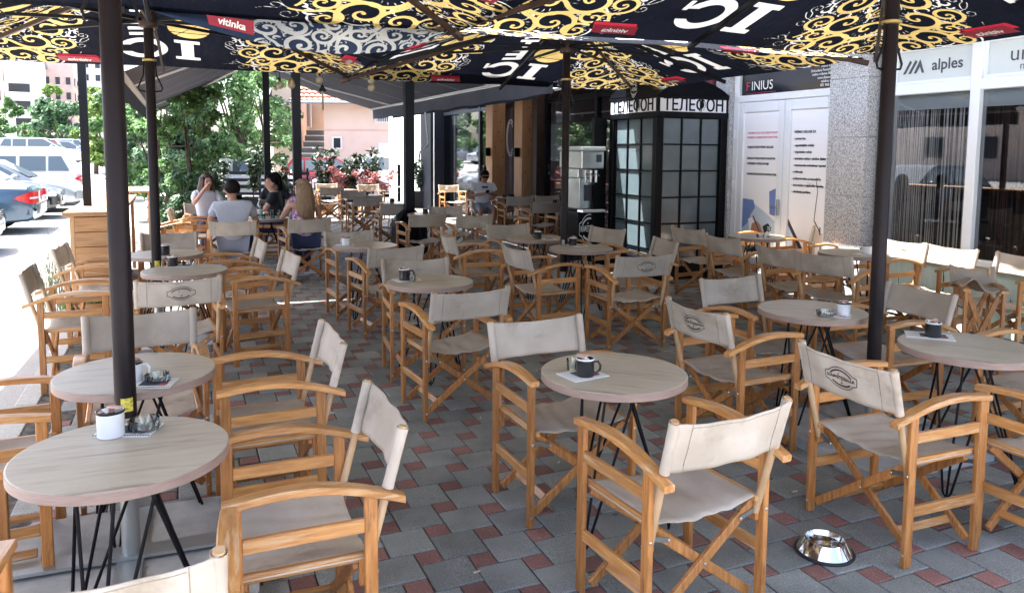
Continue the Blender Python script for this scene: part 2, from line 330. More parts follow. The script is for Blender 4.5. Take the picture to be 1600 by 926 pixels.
class MB:
    def __init__(s):
        s.v = []; s.f = []; s.m = []
    def add(s, vs, fs, mi=0):
        o = len(s.v); s.v.extend([tuple(p) for p in vs])
        for f in fs:
            s.f.append(tuple(i + o for i in f)); s.m.append(mi)
        return s
    def box(s, c, size, rot=None, bv=0.0, mi=0):
        v, f = _box_verts(size, bv); c = Vector(c)
        if rot is not None: v = [rot @ Vector(p) + c for p in v]
        else: v = [Vector(p) + c for p in v]
        return s.add(v, f, mi)
    def bar(s, p0, p1, w, h, up=(0, 0, 1), bv=0.0, mi=0, ext=0.0):
        """box along p0-p1, w across, h along up"""
        p0 = Vector(p0); p1 = Vector(p1); d = p1 - p0; L = d.length; d.normalize()
        up = Vector(up); sx = d.cross(up)
        if sx.length < 1e-4: sx = d.cross(Vector((1, 0, 0)))
        sx.normalize(); uz = sx.cross(d)
        R = Matrix((sx, d, uz)).transposed()
        return s.box((p0 + p1) / 2, (w, L + 2 * ext, h), R, bv, mi)
    def tube(s, pts, r, n=8, mi=0, cap=True):
        pts = [Vector(p) for p in pts]; k = len(pts)
        rs = list(r) if isinstance(r, (list, tuple)) else [r] * k
        vs = []; ref = Vector((0, 0, 1))
        t0 = (pts[1] - pts[0]).normalized()
        if abs(t0.dot(ref)) > .9: ref = Vector((1, 0, 0))
        a = t0.cross(ref).normalized()
        for i, p in enumerate(pts):
            t = (pts[min(i + 1, k - 1)] - pts[max(i - 1, 0)]).normalized()
            a = (a - t * a.dot(t)).normalized(); b = t.cross(a)
            for j in range(n):
                g = 2 * PI * j / n; vs.append(p + (a * math.cos(g) + b * math.sin(g)) * rs[i])
        fs = [(i * n + j, i * n + (j + 1) % n, (i + 1) * n + (j + 1) % n, (i + 1) * n + j) for i in range(k - 1) for j in range(n)]
        if cap:
            fs.append(tuple(range(n - 1, -1, -1))); fs.append(tuple((k - 1) * n + j for j in range(n)))
        return s.add(vs, fs, mi)
    def lathe(s, prof, n=24, c=(0, 0, 0), mi=0, cap0=False, cap1=False):
        vs = []; k = len(prof)
        for r, z in prof:
            for j in range(n):
                g = 2 * PI * j / n; vs.append((c[0] + r * math.cos(g), c[1] + r * math.sin(g), c[2] + z))
        fs = [(i * n + j, i * n + (j + 1) % n, (i + 1) * n + (j + 1) % n, (i + 1) * n + j) for i in range(k - 1) for j in range(n)]
        if cap0: fs.append(tuple(range(n - 1, -1, -1)))
        if cap1: fs.append(tuple((k - 1) * n + j for j in range(n)))
        return s.add(vs, fs, mi)
    def sheet(s, fn, nu, nv, th=None, mi=0):
        """surface fn(i/nu, j/nv); th: offset vector function or None for single"""
        vs = [Vector(fn(i / nu, j / nv)) for j in range(nv + 1) for i in range(nu + 1)]
        W = nu + 1
        fs = [(j * W + i, j * W + i + 1, (j + 1) * W + i + 1, (j + 1) * W + i) for j in range(nv) for i in range(nu)]
        if th is None: return s.add(vs, fs, mi)
        n = len(vs); th = Vector(th)
        vs2 = [p + th for p in vs]
        fs2 = [tuple(reversed([i + n for i in f])) for f in fs]
        rim = [i for i in range(W)] + [j * W + nu for j in range(1, nv + 1)] + [nv * W + i for i in range(nu - 1, -1, -1)] + [j * W for j in range(nv - 1, 0, -1)]
        fs3 = [(rim[(q + 1) % len(rim)], rim[q], rim[q] + n, rim[(q + 1) % len(rim)] + n) for q in range(len(rim))]
        return s.add(vs + vs2, fs + fs2 + fs3, mi)
    def prism(s, poly, z0, z1, mi=0, R=None, c=(0, 0, 0)):
        n = len(poly); vs = [Vector((p[0], p[1], z0)) for p in poly] + [Vector((p[0], p[1], z1)) for p in poly]
        if R is not None: vs = [R @ q for q in vs]
        vs = [q + Vector(c) for q in vs]
        fs = [tuple(range(n - 1, -1, -1)), tuple(range(n, 2 * n))] + [(i, (i + 1) % n, n + (i + 1) % n, n + i) for i in range(n)]
        return s.add(vs, fs, mi)
    def ball(s, c, r, n=8, k=5, mi=0, sc=(1, 1, 1)):
        prof = [(math.sin(PI * i / k), -math.cos(PI * i / k)) for i in range(k + 1)]
        vs = []
        for a, z in prof:
            for j in range(n):
                g = 2 * PI * j / n; vs.append((c[0] + r * sc[0] * a * math.cos(g), c[1] + r * sc[1] * a * math.sin(g), c[2] + r * sc[2] * z))
        fs = [(i * n + j, i * n + (j + 1) % n, (i + 1) * n + (j + 1) % n, (i + 1) * n + j) for i in range(k) for j in range(n)]
        return s.add(vs, fs, mi)
    def mesh(s, name, mats, smooth=False):
        me = bpy.data.meshes.new(name); me.from_pydata(s.v, [], s.f)
        if isinstance(mats, str): mats = [mats]
        for q in mats: me.materials.append(MATS[q])
        if len(mats) > 1: me.polygons.foreach_set('material_index', s.m)
        if smooth:
            me.polygons.foreach_set('use_smooth', [True] * len(s.f))
            if smooth != 'all':
                try: me.set_sharp_from_angle(angle=math.radians(38))
                except Exception: pass
        me.update(); return me
    def build(s, name, mats, parent=None, smooth=False, loc=None):
        return put(name, s.mesh(name, mats, smooth), parent, loc)
def put(name, me, parent=None, loc=None, rot=None):
    o = bpy.data.objects.new(name, me); COL.objects.link(o)
    if parent is not None: o.parent = parent
    if loc is not None: o.location = loc
    if rot is not None: o.rotation_euler = rot
    return o
def tag(o, label, cat, group=None, kind=None):
    if label: o['label'] = label
    if cat: o['category'] = cat
    if group: o['group'] = group
    if kind: o['kind'] = kind
    return o
def thing(name, label, cat, loc=(0, 0, 0), rz=0.0, group=None):
    o = bpy.data.objects.new(name, None); COL.objects.link(o)
    o.location = loc; o.rotation_euler = (0, 0, rz); o.empty_display_size = 0.1
    return tag(o, label, cat, group)
def struct(o):
    o['kind'] = 'structure'; return o
def dup(root, loc, rz, label=None, group=None):
    r = root.copy(); COL.objects.link(r); r.location = loc; r.rotation_euler = (0, 0, rz)
    if label: r['label'] = label
    if group: r['group'] = group
    for ch in root.children:
        c = ch.copy(); COL.objects.link(c); c.parent = r
        for g in ch.children:
            d = g.copy(); COL.objects.link(d); d.parent = c
    return r
# ---------------------------------------------------------------- lettering, made once
def text_mesh(txt, size, mat, align='CENTER', thick=0.0, bold=0.0, shear=0.0):
    cu = bpy.data.curves.new('text', 'FONT'); cu.body = txt; cu.size = size; cu.align_x = align; cu.align_y = 'CENTER'
    cu.resolution_u = 3; cu.extrude = thick; cu.offset = bold; cu.shear = shear; cu.fill_mode = 'BOTH' if thick else 'FRONT'
    ob = bpy.data.objects.new('text', cu); COL.objects.link(ob)
    dg = bpy.context.evaluated_depsgraph_get(); dg.update()
    me = bpy.data.meshes.new_from_object(ob.evaluated_get(dg))
    bpy.data.objects.remove(ob); bpy.data.curves.remove(cu)
    me.materials.clear(); me.materials.append(MATS[mat])
    return me
def map_mesh(me, fn):
    me = me.copy(); n = len(me.vertices); co = np.empty(n * 3); me.vertices.foreach_get('co', co); co = co.reshape(-1, 3)
    out = np.array([tuple(fn(*p)) for p in co]) if n else co
    me.vertices.foreach_set('co', out.ravel()); me.update(); return me
T_LOGO = text_mesh('КАФЕТЕРИЈА', 0.030, 'logo_ink', bold=0.0009)
T_LOGOW = text_mesh('КАФЕТЕРИЈА', 0.030, 'ink_white', bold=0.0009)
T_PHONE = text_mesh('ТЕЛЕФОН', 0.205, 'black_paint', thick=0.004, bold=0.002)
T_FIN = text_mesh('INIUS', 0.17, 'ink_white'); T_FINF = text_mesh('F', 0.17, 'ink_red')
T_ALP = text_mesh('alples', 0.155, 'ink_grey', bold=0.003)
T_URB = text_mesh('urban', 0.20, 'ink_grey', align='LEFT'); T_NOC = text_mesh('nova', 0.10, 'ink_grey', align='LEFT')
T_TAG = text_mesh('vitinka', 0.105, 'ink_white', bold=0.003, shear=0.15)
SMALL = {}
for i, t in enumerate(['Finius d.o.o.', 'Slobodana Penezića 1', 'radno vrijeme 08-16', 'www.finius.info', 'telefon: 051', '051 962 620']):
    SMALL['a%d' % i] = text_mesh(t, 0.042, 'ink_white', align='RIGHT', bold=0.0006)
for i, t in enumerate(['VODIMO D.O.O. ZA KNJIGOVODSTVENE', 'PORESKE I ADMINISTRATIVNE POSLOVE']):
    SMALL['b%d' % i] = text_mesh(t, 0.036, 'ink_pink', align='LEFT', bold=0.0008)
for i, t in enumerate(['KNJIGOVODSTVENE USLUGE', 'IZRADA POSLOVNIH PLANOVA', 'I PORESKO POSLOVANJE', 'ADMINISTRATIVNO PRAVNI POSLOVI']):
    SMALL['c%d' % i] = text_mesh(t, 0.038, 'ink_dark', align='LEFT', bold=0.0018)
for i, t in enumerate(['VRŠIMO USLUGE ZA', '- pravna lica', '- ugostiteljske radnje', '- trgovinske radnje', '- zanatske radnje i uslužne djelatnosti',
                       '- veterinarske ambulante i apoteke', '- ordinacije', '- poljoprivredne proizvođače', '- samostalne i mješovite vlasnike', '- udruženja građana']):
    SMALL['d%d' % i] = text_mesh(t, 0.040, 'ink_dark', align='LEFT', bold=0.0018)
SMALL['plate'] = text_mesh('J19-A-482', 0.085, 'ink_dark')
# ---------------------------------------------------------------- ground
def uvquad(mb, u0, u1, v0, v1, z, mi=0):
    mb.add([C3(u0, v0, z), C3(u1, v0, z), C3(u1, v1, z), C3(u0, v1, z)], [(0, 1, 2, 3)], mi)
mb = MB(); uvquad(mb, -160, 160, -60, 300, -0.075); struct(mb.build('ground', 'asphalt'))
mb = MB(); uvquad(mb, -60, -1.10, -30, 140, -0.035); struct(mb.build('street', 'asphalt'))
mb = MB(); uvquad(mb, -1.10, 7.6, -30, 0.15, -0.004); struct(mb.build('path', 'path_concrete'))
pave = MB(); uvquad(pave, -0.95, 7.6, 0.15, 30, -0.008); pave = struct(pave.build('pavement', 'joint_sand'))
PA, PB_, JT = 0.212, 0.107, 0.007
def paver_verts(w, h, z=0.0):
    a, b, c = w / 2 - JT / 2, h / 2 - JT / 2, 0.0045
    return [(-a, -b, z - .012), (a, -b, z - .012), (a, b, z - .012), (-a, b, z - .012), (-a, -b, z - c * .7), (a, -b, z - c * .7), (a, b, z - c * .7), (-a, b, z - c * .7),
            (-a + c, -b + c, z), (a - c, -b + c, z), (a - c, b - c, z), (-a + c, b - c, z)]
PF = [(0, 1, 5, 4), (1, 2, 6, 5), (2, 3, 7, 6), (3, 0, 4, 7), (4, 5, 9, 8), (5, 6, 10, 9), (6, 7, 11, 10), (7, 4, 8, 11), (8, 9, 10, 11)]
def one(name, w, h, mat):
    mb = MB(); mb.add(paver_verts(w, h), PF); return mb.mesh(name, mat)
me_g = one('grey_paver', PA, PA, 'paver_grey'); me_r = one('red_paver', PB_, PB_, 'paver_red')
rr = random.Random(3); cells = []
for i in range(-120, 160):
    for j in range(-60, 160):
        u = 0.03 + i * PA + j * PB_; v = 0.03 - i * PB_ + j * PA
        if -0.84 < u < 6.98 and 0.2 < v < 21.5:
            cells.append((u + PA / 2, v + PA / 2, 0)); 
        if -0.84 < u + PA < 6.98 and 0.2 < v < 21.5:
            cells.append((u + PA + PB_ / 2, v + PA - PB_ / 2, 1))
def seen(c):
    p = C3(c[0], c[1]); return p.y > 2.05 and -0.72 < p.x / p.y < 0.72
cells.sort(key=lambda c: ((0 if seen(c) else 1), C3(c[0], c[1]).y))
cnt = [0, 0]; rest = [[], []]
for c in cells:
    z = rr.uniform(-.0018, .0012); tx, ty = rr.gauss(0, .006), rr.gauss(0, .006)
    if cnt[c[2]] < 290 and seen(c):
        cnt[c[2]] += 1
        put('red_paver' if c[2] else 'grey_paver', me_r if c[2] else me_g, pave, C3(c[0] + rr.gauss(0, .0008), c[1] + rr.gauss(0, .0008), z), (tx, ty, TH + rr.gauss(0, .006)))
    else:
        rest[c[2]].append((c[0], c[1], z))
for k, (nm, w, mt) in enumerate((('grey_pavers', PA, 'paver_grey'), ('red_pavers', PB_, 'paver_red'))):
    base = np.array(paver_verts(w, w)); cs = np.array(rest[k]); n = len(cs)
    V = base[None] + cs[:, None, :]
    X = np.stack([V[..., 0] * UX - V[..., 1] * UY, V[..., 0] * UY + V[..., 1] * UX, V[..., 2]], -1).reshape(-1, 3)
    F = (np.array(PF)[None] + (np.arange(n) * 12)[:, None, None]).reshape(-1, 4)
    me = bpy.data.meshes.new(nm); me.from_pydata(X.tolist(), [], F.tolist()); me.materials.append(MATS[mt])
    put(nm, me, pave)['kind'] = 'stuff'
# kerb stones along the street edge
kerb = thing('kerb', None, None); kerb['kind'] = 'structure'
kb = MB(); kb.box((0, 0, 0), (0.145, 0.992, 0.12), bv=0.008); kb = kb.mesh('kerb_stone', 'kerb_stone')
for i in range(-2, 28):
    put('kerb_stone', kb, kerb, C3(-1.025, 0.5 + i, -0.058 + rr.uniform(-.002, .002)), (0, 0, TH + rr.uniform(-.002, .002)))
# ---------------------------------------------------------------- right facade (shops)
RZ = Matrix.Rotation(TH, 3, 'Z')
def ubox(mb, u0, u1, v0, v1, z0, z1, mi=0, bv=0.0):
    return mb.box(C3((u0 + u1) / 2, (v0 + v1) / 2, (z0 + z1) / 2), (abs(u1 - u0), abs(v1 - v0), abs(z1 - z0)), RZ, bv, mi)
WU = 7.15
def wall_text(me, v, z, u, name, parent, flip=False):
    """flat lettering on the facade, read from the street: +x of the text runs towards -v"""
    def fn(x, y, zz):
        p = C3(u - zz - .0, v - x, z + y); return p
    return put(name, map_mesh(me, fn), parent)
# office door with printed posters
off = thing('office_entrance', 'white double office door with printed posters under dark FINIUS sign', 'door')
mb = MB()
for v0, v1, z0, z1 in ((8.48, 8.58, 0, 2.95), (6.73, 6.80, 0, 2.95), (6.73, 8.58, 2.44, 2.53), (6.73, 8.58, 2.86, 2.95)):
    ubox(mb, 7.08, 7.20, v0 + .001, v1 - .001, z0, z1, bv=.006)
mb.build('door_frame', 'white_frame', off)
mb = MB(); ubox(mb, 7.13, 7.17, 6.80, 8.48, 2.53, 2.86); sg = mb.build('sign_panel', 'sign_navy', off)
wall_text(T_FINF, 8.36, 2.645, 7.127, 'lettering', sg); wall_text(T_FIN, 8.085, 2.645, 7.127, 'lettering', sg)
mb = MB(); ubox(mb, 7.125, 7.128, 7.82, 8.40, 2.552, 2.557); mb.build('underline', 'ink_red', sg)
for i in range(6):
    wall_text(SMALL['a%d' % i], 6.86, 2.80 - i * 0.045, 7.127, 'lettering', sg)
for k, (v0, v1) in enumerate(((7.62, 8.48), (6.80, 7.605))):
    leaf = MB(); fw = .10
    for a, b, c, d in ((v0, v0 + fw, .02, 2.43), (v1 - fw, v1, .02, 2.43), (v0 + fw, v1 - fw, .02, .16), (v0 + fw, v1 - fw, 2.30, 2.43)):
        ubox(leaf, 7.09, 7.15, a + .001, b - .001, c, d, bv=.006)
    lf = leaf.build('door_leaf', 'white_frame', off)
    p = MB(); ubox(p, 7.118, 7.135, v0 + fw, v1 - fw, .16, 2.30); po = p.build('poster', 'poster_white', lf)
    if k == 0:
        for i in range(2): wall_text(SMALL['b%d' % i], v1 - .16, 2.02 - i * .06, 7.114, 'lettering', po)
        for i, z in enumerate((1.83, 1.68, 1.61, 1.47)): wall_text(SMALL['c%d' % i], v1 - .17, z, 7.114, 'lettering', po)
    else:
        for i in range(10): wall_text(SMALL['d%d' % i], v1 - .14 - .012 * (i < 6), 2.02 - i * .083, 7.114, 'lettering', po)
def flat(poly, mat, name, parent, u=7.113, th=.003):
    """printed patch on the door, polygon in (v, z)"""
    m = MB(); n = len(poly)
    vs = [C3(u, a, b) for a, b in poly] + [C3(u + th, a, b) for a, b in poly]
    m.add(vs, [tuple(range(n)), tuple(range(2 * n - 1, n - 1, -1))] + [(i, n + i, n + (i + 1) % n, (i + 1) % n) for i in range(n)])
    return m.build(name, mat, parent)
po = [o for o in off.children if o.name.startswith('door_leaf')]
pl, pr = [c for c in po[0].children if c.name.startswith('poster')][0], [c for c in po[1].children if c.name.startswith('poster')][0]
# left poster: sleeve, hand with pen, phone, laptop keys, charts
flat([(8.37, .17), (7.73, .17), (7.73, .86), (7.95, .98), (8.2, 1.1), (8.37, 1.12)], 'poster_sky', 'print', pl, 7.1155)
flat([(8.37, 1.13), (8.16, 1.12), (8.12, 1.02), (8.2, .92), (8.26, .80), (8.37, .72)], 'poster_blue', 'print', pl, 7.1145)
flat([(7.86, 1.25), (7.73, 1.30), (7.73, .93), (7.84, .95)], 'poster_blue', 'print', pl, 7.1145)
flat([(8.25, .86), (8.17, .88), (8.12, .80), (8.14, .68), (8.21, .66)], 'poster_white', 'print', pl, 7.1135)
flat([(8.17, .80), (8.08, .84), (8.01, .80), (7.94, .66), (7.93, .60), (7.99, .56), (8.08, .53), (8.15, .58), (8.19, .68)], 'skin_print', 'print', pl, 7.1128)
flat([(8.16, .90), (8.145, .91), (7.93, .585), (7.94, .575)], 'ink_dark', 'print', pl, 7.112)
flat([(7.96, .78), (7.86, .83), (7.80, .77), (7.92, .69)], 'ink_dark', 'print', pl, 7.1125)
for a, z in ((7.88, .58), (7.84, .55)): flat([(a + .04, z), (a, z + .045), (a - .045, z), (a, z - .04)], ('pine', 'panel_green')[z < .57], 'print', pl, 7.1125)
for r in range(4):
    for c in range(7):
        a, z = 8.33 - c * .03, .52 - r * .035 + c * .012
        flat([(a, z), (a - .022, z + .008), (a - .022, z - .016), (a, z - .022)], 'ink_grey', 'print', pl, 7.1128)
flat([(8.37, .34), (8.1, .50), (8.06, .44), (8.37, .25)], 'ink_dark', 'print', pl, 7.1135)
for i in range(4): flat([(7.98 - i * .05, .42 - i * .005), (7.96 - i * .05, .42), (7.78 - i * .012, .27), (7.80 - i * .012, .265)], 'ink_grey', 'print', pl, 7.1128)
# right poster: building edge with dark windows and bare twigs
flat([(7.50, .92), (7.50, .84), (6.95, .18), (7.02, .18)], 'ink_grey', 'print', pr, 7.113)
flat([(7.50, .84), (7.50, .17), (6.98, .17)], 'poster_sky', 'print', pr, 7.1145)
for a, z in ((7.43, .50), (7.30, .35), (7.17, .20)): flat([(a + .06, z - .25 if z > .45 else .18), (a + .05, z + .02), (a, z + .06), (a - .04, z - .04), (a - .03, max(.18, z - .25))], 'sign_navy', 'print', pr, 7.1125)
tw = [((7.06, 1.42), (7.03, 1.30), .006), ((7.03, 1.30), (7.07, .93), .006), ((7.07, .93), (6.97, .80), .016), ((6.97, .86), (6.97, .80), .012), ((6.97, .80), (6.945, .45), .014), ((6.95, .56), (6.935, .40), .02), ((7.05, .80), (7.045, .42), .006), ((7.22, 1.40), (7.06, 1.36), .005)]
for (a, b), (c, d), w in tw: flat([(a, b), (a - w, b), (c - w, d), (c, d)], 'ink_dark', 'print', pr, 7.1125)
h = MB(); ubox(h, 7.05, 7.09, 7.635, 7.66, .95, 1.16, bv=.005); h.tube([C3(7.06, 7.648, 1.06), C3(7.02, 7.648, 1.06), C3(7.02, 7.74, 1.06)], .009, 6); h.build('handle', 'steel', off)
for z in (1.95, 1.25, .4):
    h = MB(); h.tube([C3(7.065, 8.53, z), C3(7.065, 8.53, z + .13)], .014, 8); h.build('hinge', 'white_frame', off)
# granite pillars and wall
def wallobj(name, label, cat, parts):
    t = thing(name, label, cat)
    for pn, mat, boxes, bv in parts:
        m = MB()
        for b in boxes: ubox(m, *b, bv=bv)
        m.build(pn, mat, t)
    return t
pg = thing('granite_pillar', 'speckled grey granite clad pillar between office door and shop window', 'pillar')
for z0, z1 in ((0, .62), (.62, 1.28), (1.28, 1.94), (1.94, 2.60), (2.60, 3.2)):
    m = MB(); ubox(m, 6.93, 7.40, 6.19, 6.729, z0 + .0015, z1 - .0015, bv=.003); m.build('granite_slab', 'granite', pg)
pg = thing('granite_pillar', 'narrow granite clad pillar rising behind the phone booth roof', 'pillar')
for z0, z1 in ((0, 1.28), (1.28, 2.56), (2.56, 3.2)):
    m = MB(); ubox(m, 7.02, 7.40, 8.582, 8.90, z0 + .0015, z1 - .0015, bv=.003); m.build('granite_slab', 'granite', pg)
wallobj('downpipe', 'maroon rain pipe beside the granite behind the phone booth', 'pipe', [('pipe', 'maroon', [(7.03, 7.12, 9.0, 9.16, 0, 3.2)], .03), ('bracket', 'maroon', [(7.0, 7.14, 8.98, 9.18, 2.4, 2.45)], 0)])
wallobj('wall_with_shade_overhang', 'white plastered wall above the shop fronts with grey fascia and added shading overhang', 'wall', [
    ('fascia', 'fascia_grey', [(6.90, 7.15, -4, 8.58, 2.955, 3.18)], .01),
    ('wall', 'plaster_white', [(5.92, 7.45, -4, 9.9, 3.40, 7.0), (7.15, 7.45, 9.9, 27, 3.20, 7.0)], 0), ('shade_soffit', 'fascia_grey', [(5.92, 7.45, -4, 9.9, 3.36, 3.395)], 0)])  # unseen overhang added along the near stretch to keep sun off the facade
# furniture shop window
fs = thing('shop_window', 'white framed shop window with alples and urban signs and string curtain', 'window')
bays = [(5.10, 6.00), (4.0, 5.0), (2.9, 3.9), (1.8, 2.8)]
m = MB()
for v in (6.05, 5.05, 3.95, 2.85, 1.75): ubox(m, 7.06, 7.18, v - .05, v + .05, 0.0, 2.95, bv=.006)
for z0, z1 in ((2.38, 2.49), (2.86, 2.95), (.68, .74)):
    for a, b in bays: ubox(m, 7.065, 7.17, a, b, z0, z1, bv=.006)
m.build('window_frame', 'white_frame', fs)
for i, (a, b) in enumerate(bays):
    m = MB(); ubox(m, 7.12, 7.135, a, b, 2.49, 2.86); s_ = m.build('sign_panel', 'frost_sign', fs)
    m = MB()
    for q in ((a, a + .03, 2.492, 2.858), (b - .03, b, 2.492, 2.858), (a + .03, b - .03, 2.492, 2.52), (a + .03, b - .03, 2.83, 2.858)): ubox(m, 7.10, 7.12, *q)
    m.build('sash', 'white_frame', fs)
    if i == 0:
        wall_text(T_ALP, 5.40, 2.665, 7.117, 'lettering', s_)
        for k in range(3):
            x0 = 5.86 - k * .065
            pts = [(x0 + .05, 2.60), (x0 - .03, 2.74), (x0 - .05, 2.74 - .02 * (k < 2)), (x0 + .02, 2.60)]
            if k == 2: pts = [(x0 + .05, 2.60), (x0 - .02, 2.74), (x0 - .07, 2.60), (x0 - .045, 2.60), (x0 - .02, 2.67), (x0 + .02, 2.60)]
            flat(pts, 'ink_grey', 'emblem', s_, 7.114)
    if i == 1:
        wall_text(T_URB, 4.77, 2.69, 7.117, 'lettering', s_); wall_text(T_NOC, 4.67, 2.575, 7.117, 'lettering', s_)
    m = MB(); ubox(m, 7.12, 7.128, a, b, .74, 2.38); m.build('pane', 'shop_glass', fs)
    m = MB(); ubox(m, 7.14, 7.15, a, b, 2.22, 2.38); m.build('frost_band', 'frost_sign', fs)
    m = MB(); ubox(m, 7.11, 7.13, a, b, .03, .68); m.build('lower_panel', 'panel_green', fs)
    m = MB()
    for k in range(3 + i % 2):
        vv = a + .1 + rr.random() * .7; ubox(m, 7.106, 7.109, vv, vv + .006, .30, .30 + rr.uniform(.1, .35))
    m.build('streaks', 'ink_grey', fs)
cs_ = [MB(), MB()]
cur = thing('string_curtain', 'curtain of pale vertical strings hanging behind the alples window', 'curtain')
cm = MB(); cm.tube([(0, 0, 0), (0.004, 0.003, -.8), (0, 0, -1.62)], .0042, 4); cm = cm.mesh('string', 'string_cord', True)
for k in range(64):
    v = 6.0 - .9 * (k + rr.uniform(-.4, .4)) / 64; put('string', cm, cur, C3(7.17 + rr.uniform(0, .07), v, 2.36 + rr.uniform(-.02, .02)), (0, 0, rr.uniform(0, 6)))
cur2 = thing('string_curtain', 'brown string curtain hanging behind the urban window', 'curtain')
M('string_brown', (0.12, 0.06, 0.045), 0.7, rnd=.3); cm = cm.copy(); cm.materials.clear(); cm.materials.append(MATS['string_brown'])
for k in range(60):
    v = 5.0 - 1.0 * (k + rr.uniform(-.4, .4)) / 60; put('string', cm, cur2, C3(7.28 + rr.uniform(0, .10), v, 2.36), (0, 0, rr.uniform(0, 6)))
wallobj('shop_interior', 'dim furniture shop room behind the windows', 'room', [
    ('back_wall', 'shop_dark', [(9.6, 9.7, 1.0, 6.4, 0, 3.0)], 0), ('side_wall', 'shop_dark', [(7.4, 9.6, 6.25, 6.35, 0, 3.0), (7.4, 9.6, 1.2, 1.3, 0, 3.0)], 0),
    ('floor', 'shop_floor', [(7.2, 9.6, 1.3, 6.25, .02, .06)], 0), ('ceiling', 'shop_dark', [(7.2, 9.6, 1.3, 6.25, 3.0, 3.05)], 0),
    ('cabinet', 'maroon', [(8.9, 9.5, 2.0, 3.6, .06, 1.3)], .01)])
# ---------------------------------------------------------------- coffee shop front further along
cf = thing('coffee_shop_facade', 'glazed coffee shop front with tall pine pillars and dark frames', 'shop')
for v0, mat in ((14.95, 'pine'), (16.65, 'pine')):
    m = MB(); ubox(m, 6.72, 7.05, v0, v0 + .42, 0, 3.2, bv=.006); pp = m.build('pillar', mat, cf)
    for k in range(9):
        m = MB(); z = .9 + k * .22 + rr.uniform(-.05, .05); 
        m.ball(C3(6.76 + rr.random() * .24, v0 - .0005, z), .014, 8, 4, 0, (1, .35, 1.3)); m.build('knot', 'knot', pp)
    m = MB(); ubox(m, 6.60, 6.72, v0 + .1, v0 + .2, 1.62, 1.82, bv=.01); m.build('wall_lamp', 'black_paint', cf)
m = MB()
for v in (10.2, 12.4, 14.5, 16.2, 18.4, 21.4): ubox(m, 7.06, 7.16, v - .05, v + .05, 0, 3.2)
for z in (.05, 2.75): 
    for a, b in ((10.25, 12.35), (12.45, 14.45), (14.55, 16.15), (16.25, 18.35), (18.45, 21.35)): ubox(m, 7.07, 7.15, a, b, z, z + .09)
m.build('window_frame', 'anthracite', cf)
for a, b in ((10.25, 12.35), (12.45, 14.45), (14.55, 16.15), (16.25, 18.35), (18.45, 21.35)):
    m = MB(); ubox(m, 7.10, 7.11, a, b, .14, 2.75); m.build('pane', 'shop_glass', cf)
m = MB(); ubox(m, 6.88, 7.06, 14.56, 14.8, 0, 3.2); m.build('brown_panel', 'rib_brown', cf)
m = MB(); ubox(m, 6.70, 7.3, 21.4, 22.4, 0, 3.2); m.build('end_panel', 'anthracite', cf)
m = MB(); ubox(m, 6.78, 6.80, 21.35, 21.39, .1, 3.1); m.build('light_strip', 'ink_white', cf)
m = MB(); uvw = [C3(7.095, 16.45 + .22 * math.sin(t), 2.05 + .42 * math.cos(t)) for t in [2 * PI * i / 40 for i in range(41)]]
m.tube(uvw, .012, 4); m.tube([C3(7.095, 16.45 + .17 * math.sin(t), 2.05 + .36 * math.cos(t)) for t in [2 * PI * i / 40 for i in range(41)]], .006, 4)
ov = m.build('oval_emblem', 'ink_white', cf)
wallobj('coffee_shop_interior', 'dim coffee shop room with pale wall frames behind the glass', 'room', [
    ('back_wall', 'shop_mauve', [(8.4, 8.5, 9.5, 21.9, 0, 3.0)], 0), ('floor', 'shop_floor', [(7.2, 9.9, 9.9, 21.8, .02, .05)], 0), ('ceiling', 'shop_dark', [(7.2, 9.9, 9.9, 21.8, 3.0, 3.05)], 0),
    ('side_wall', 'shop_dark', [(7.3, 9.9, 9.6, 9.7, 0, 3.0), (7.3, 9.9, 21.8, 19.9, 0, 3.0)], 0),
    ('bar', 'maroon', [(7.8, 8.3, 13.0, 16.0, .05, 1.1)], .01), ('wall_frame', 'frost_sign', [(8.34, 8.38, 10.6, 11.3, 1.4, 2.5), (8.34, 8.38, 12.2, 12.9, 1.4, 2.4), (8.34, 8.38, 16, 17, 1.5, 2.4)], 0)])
m = MB(); ubox(m, 6.9, 7.4, 22.4, 27, 0, 3.2); tag(m.build('white_wall', 'plaster_white'), 'plain white end wall past the coffee shop glass', 'wall')
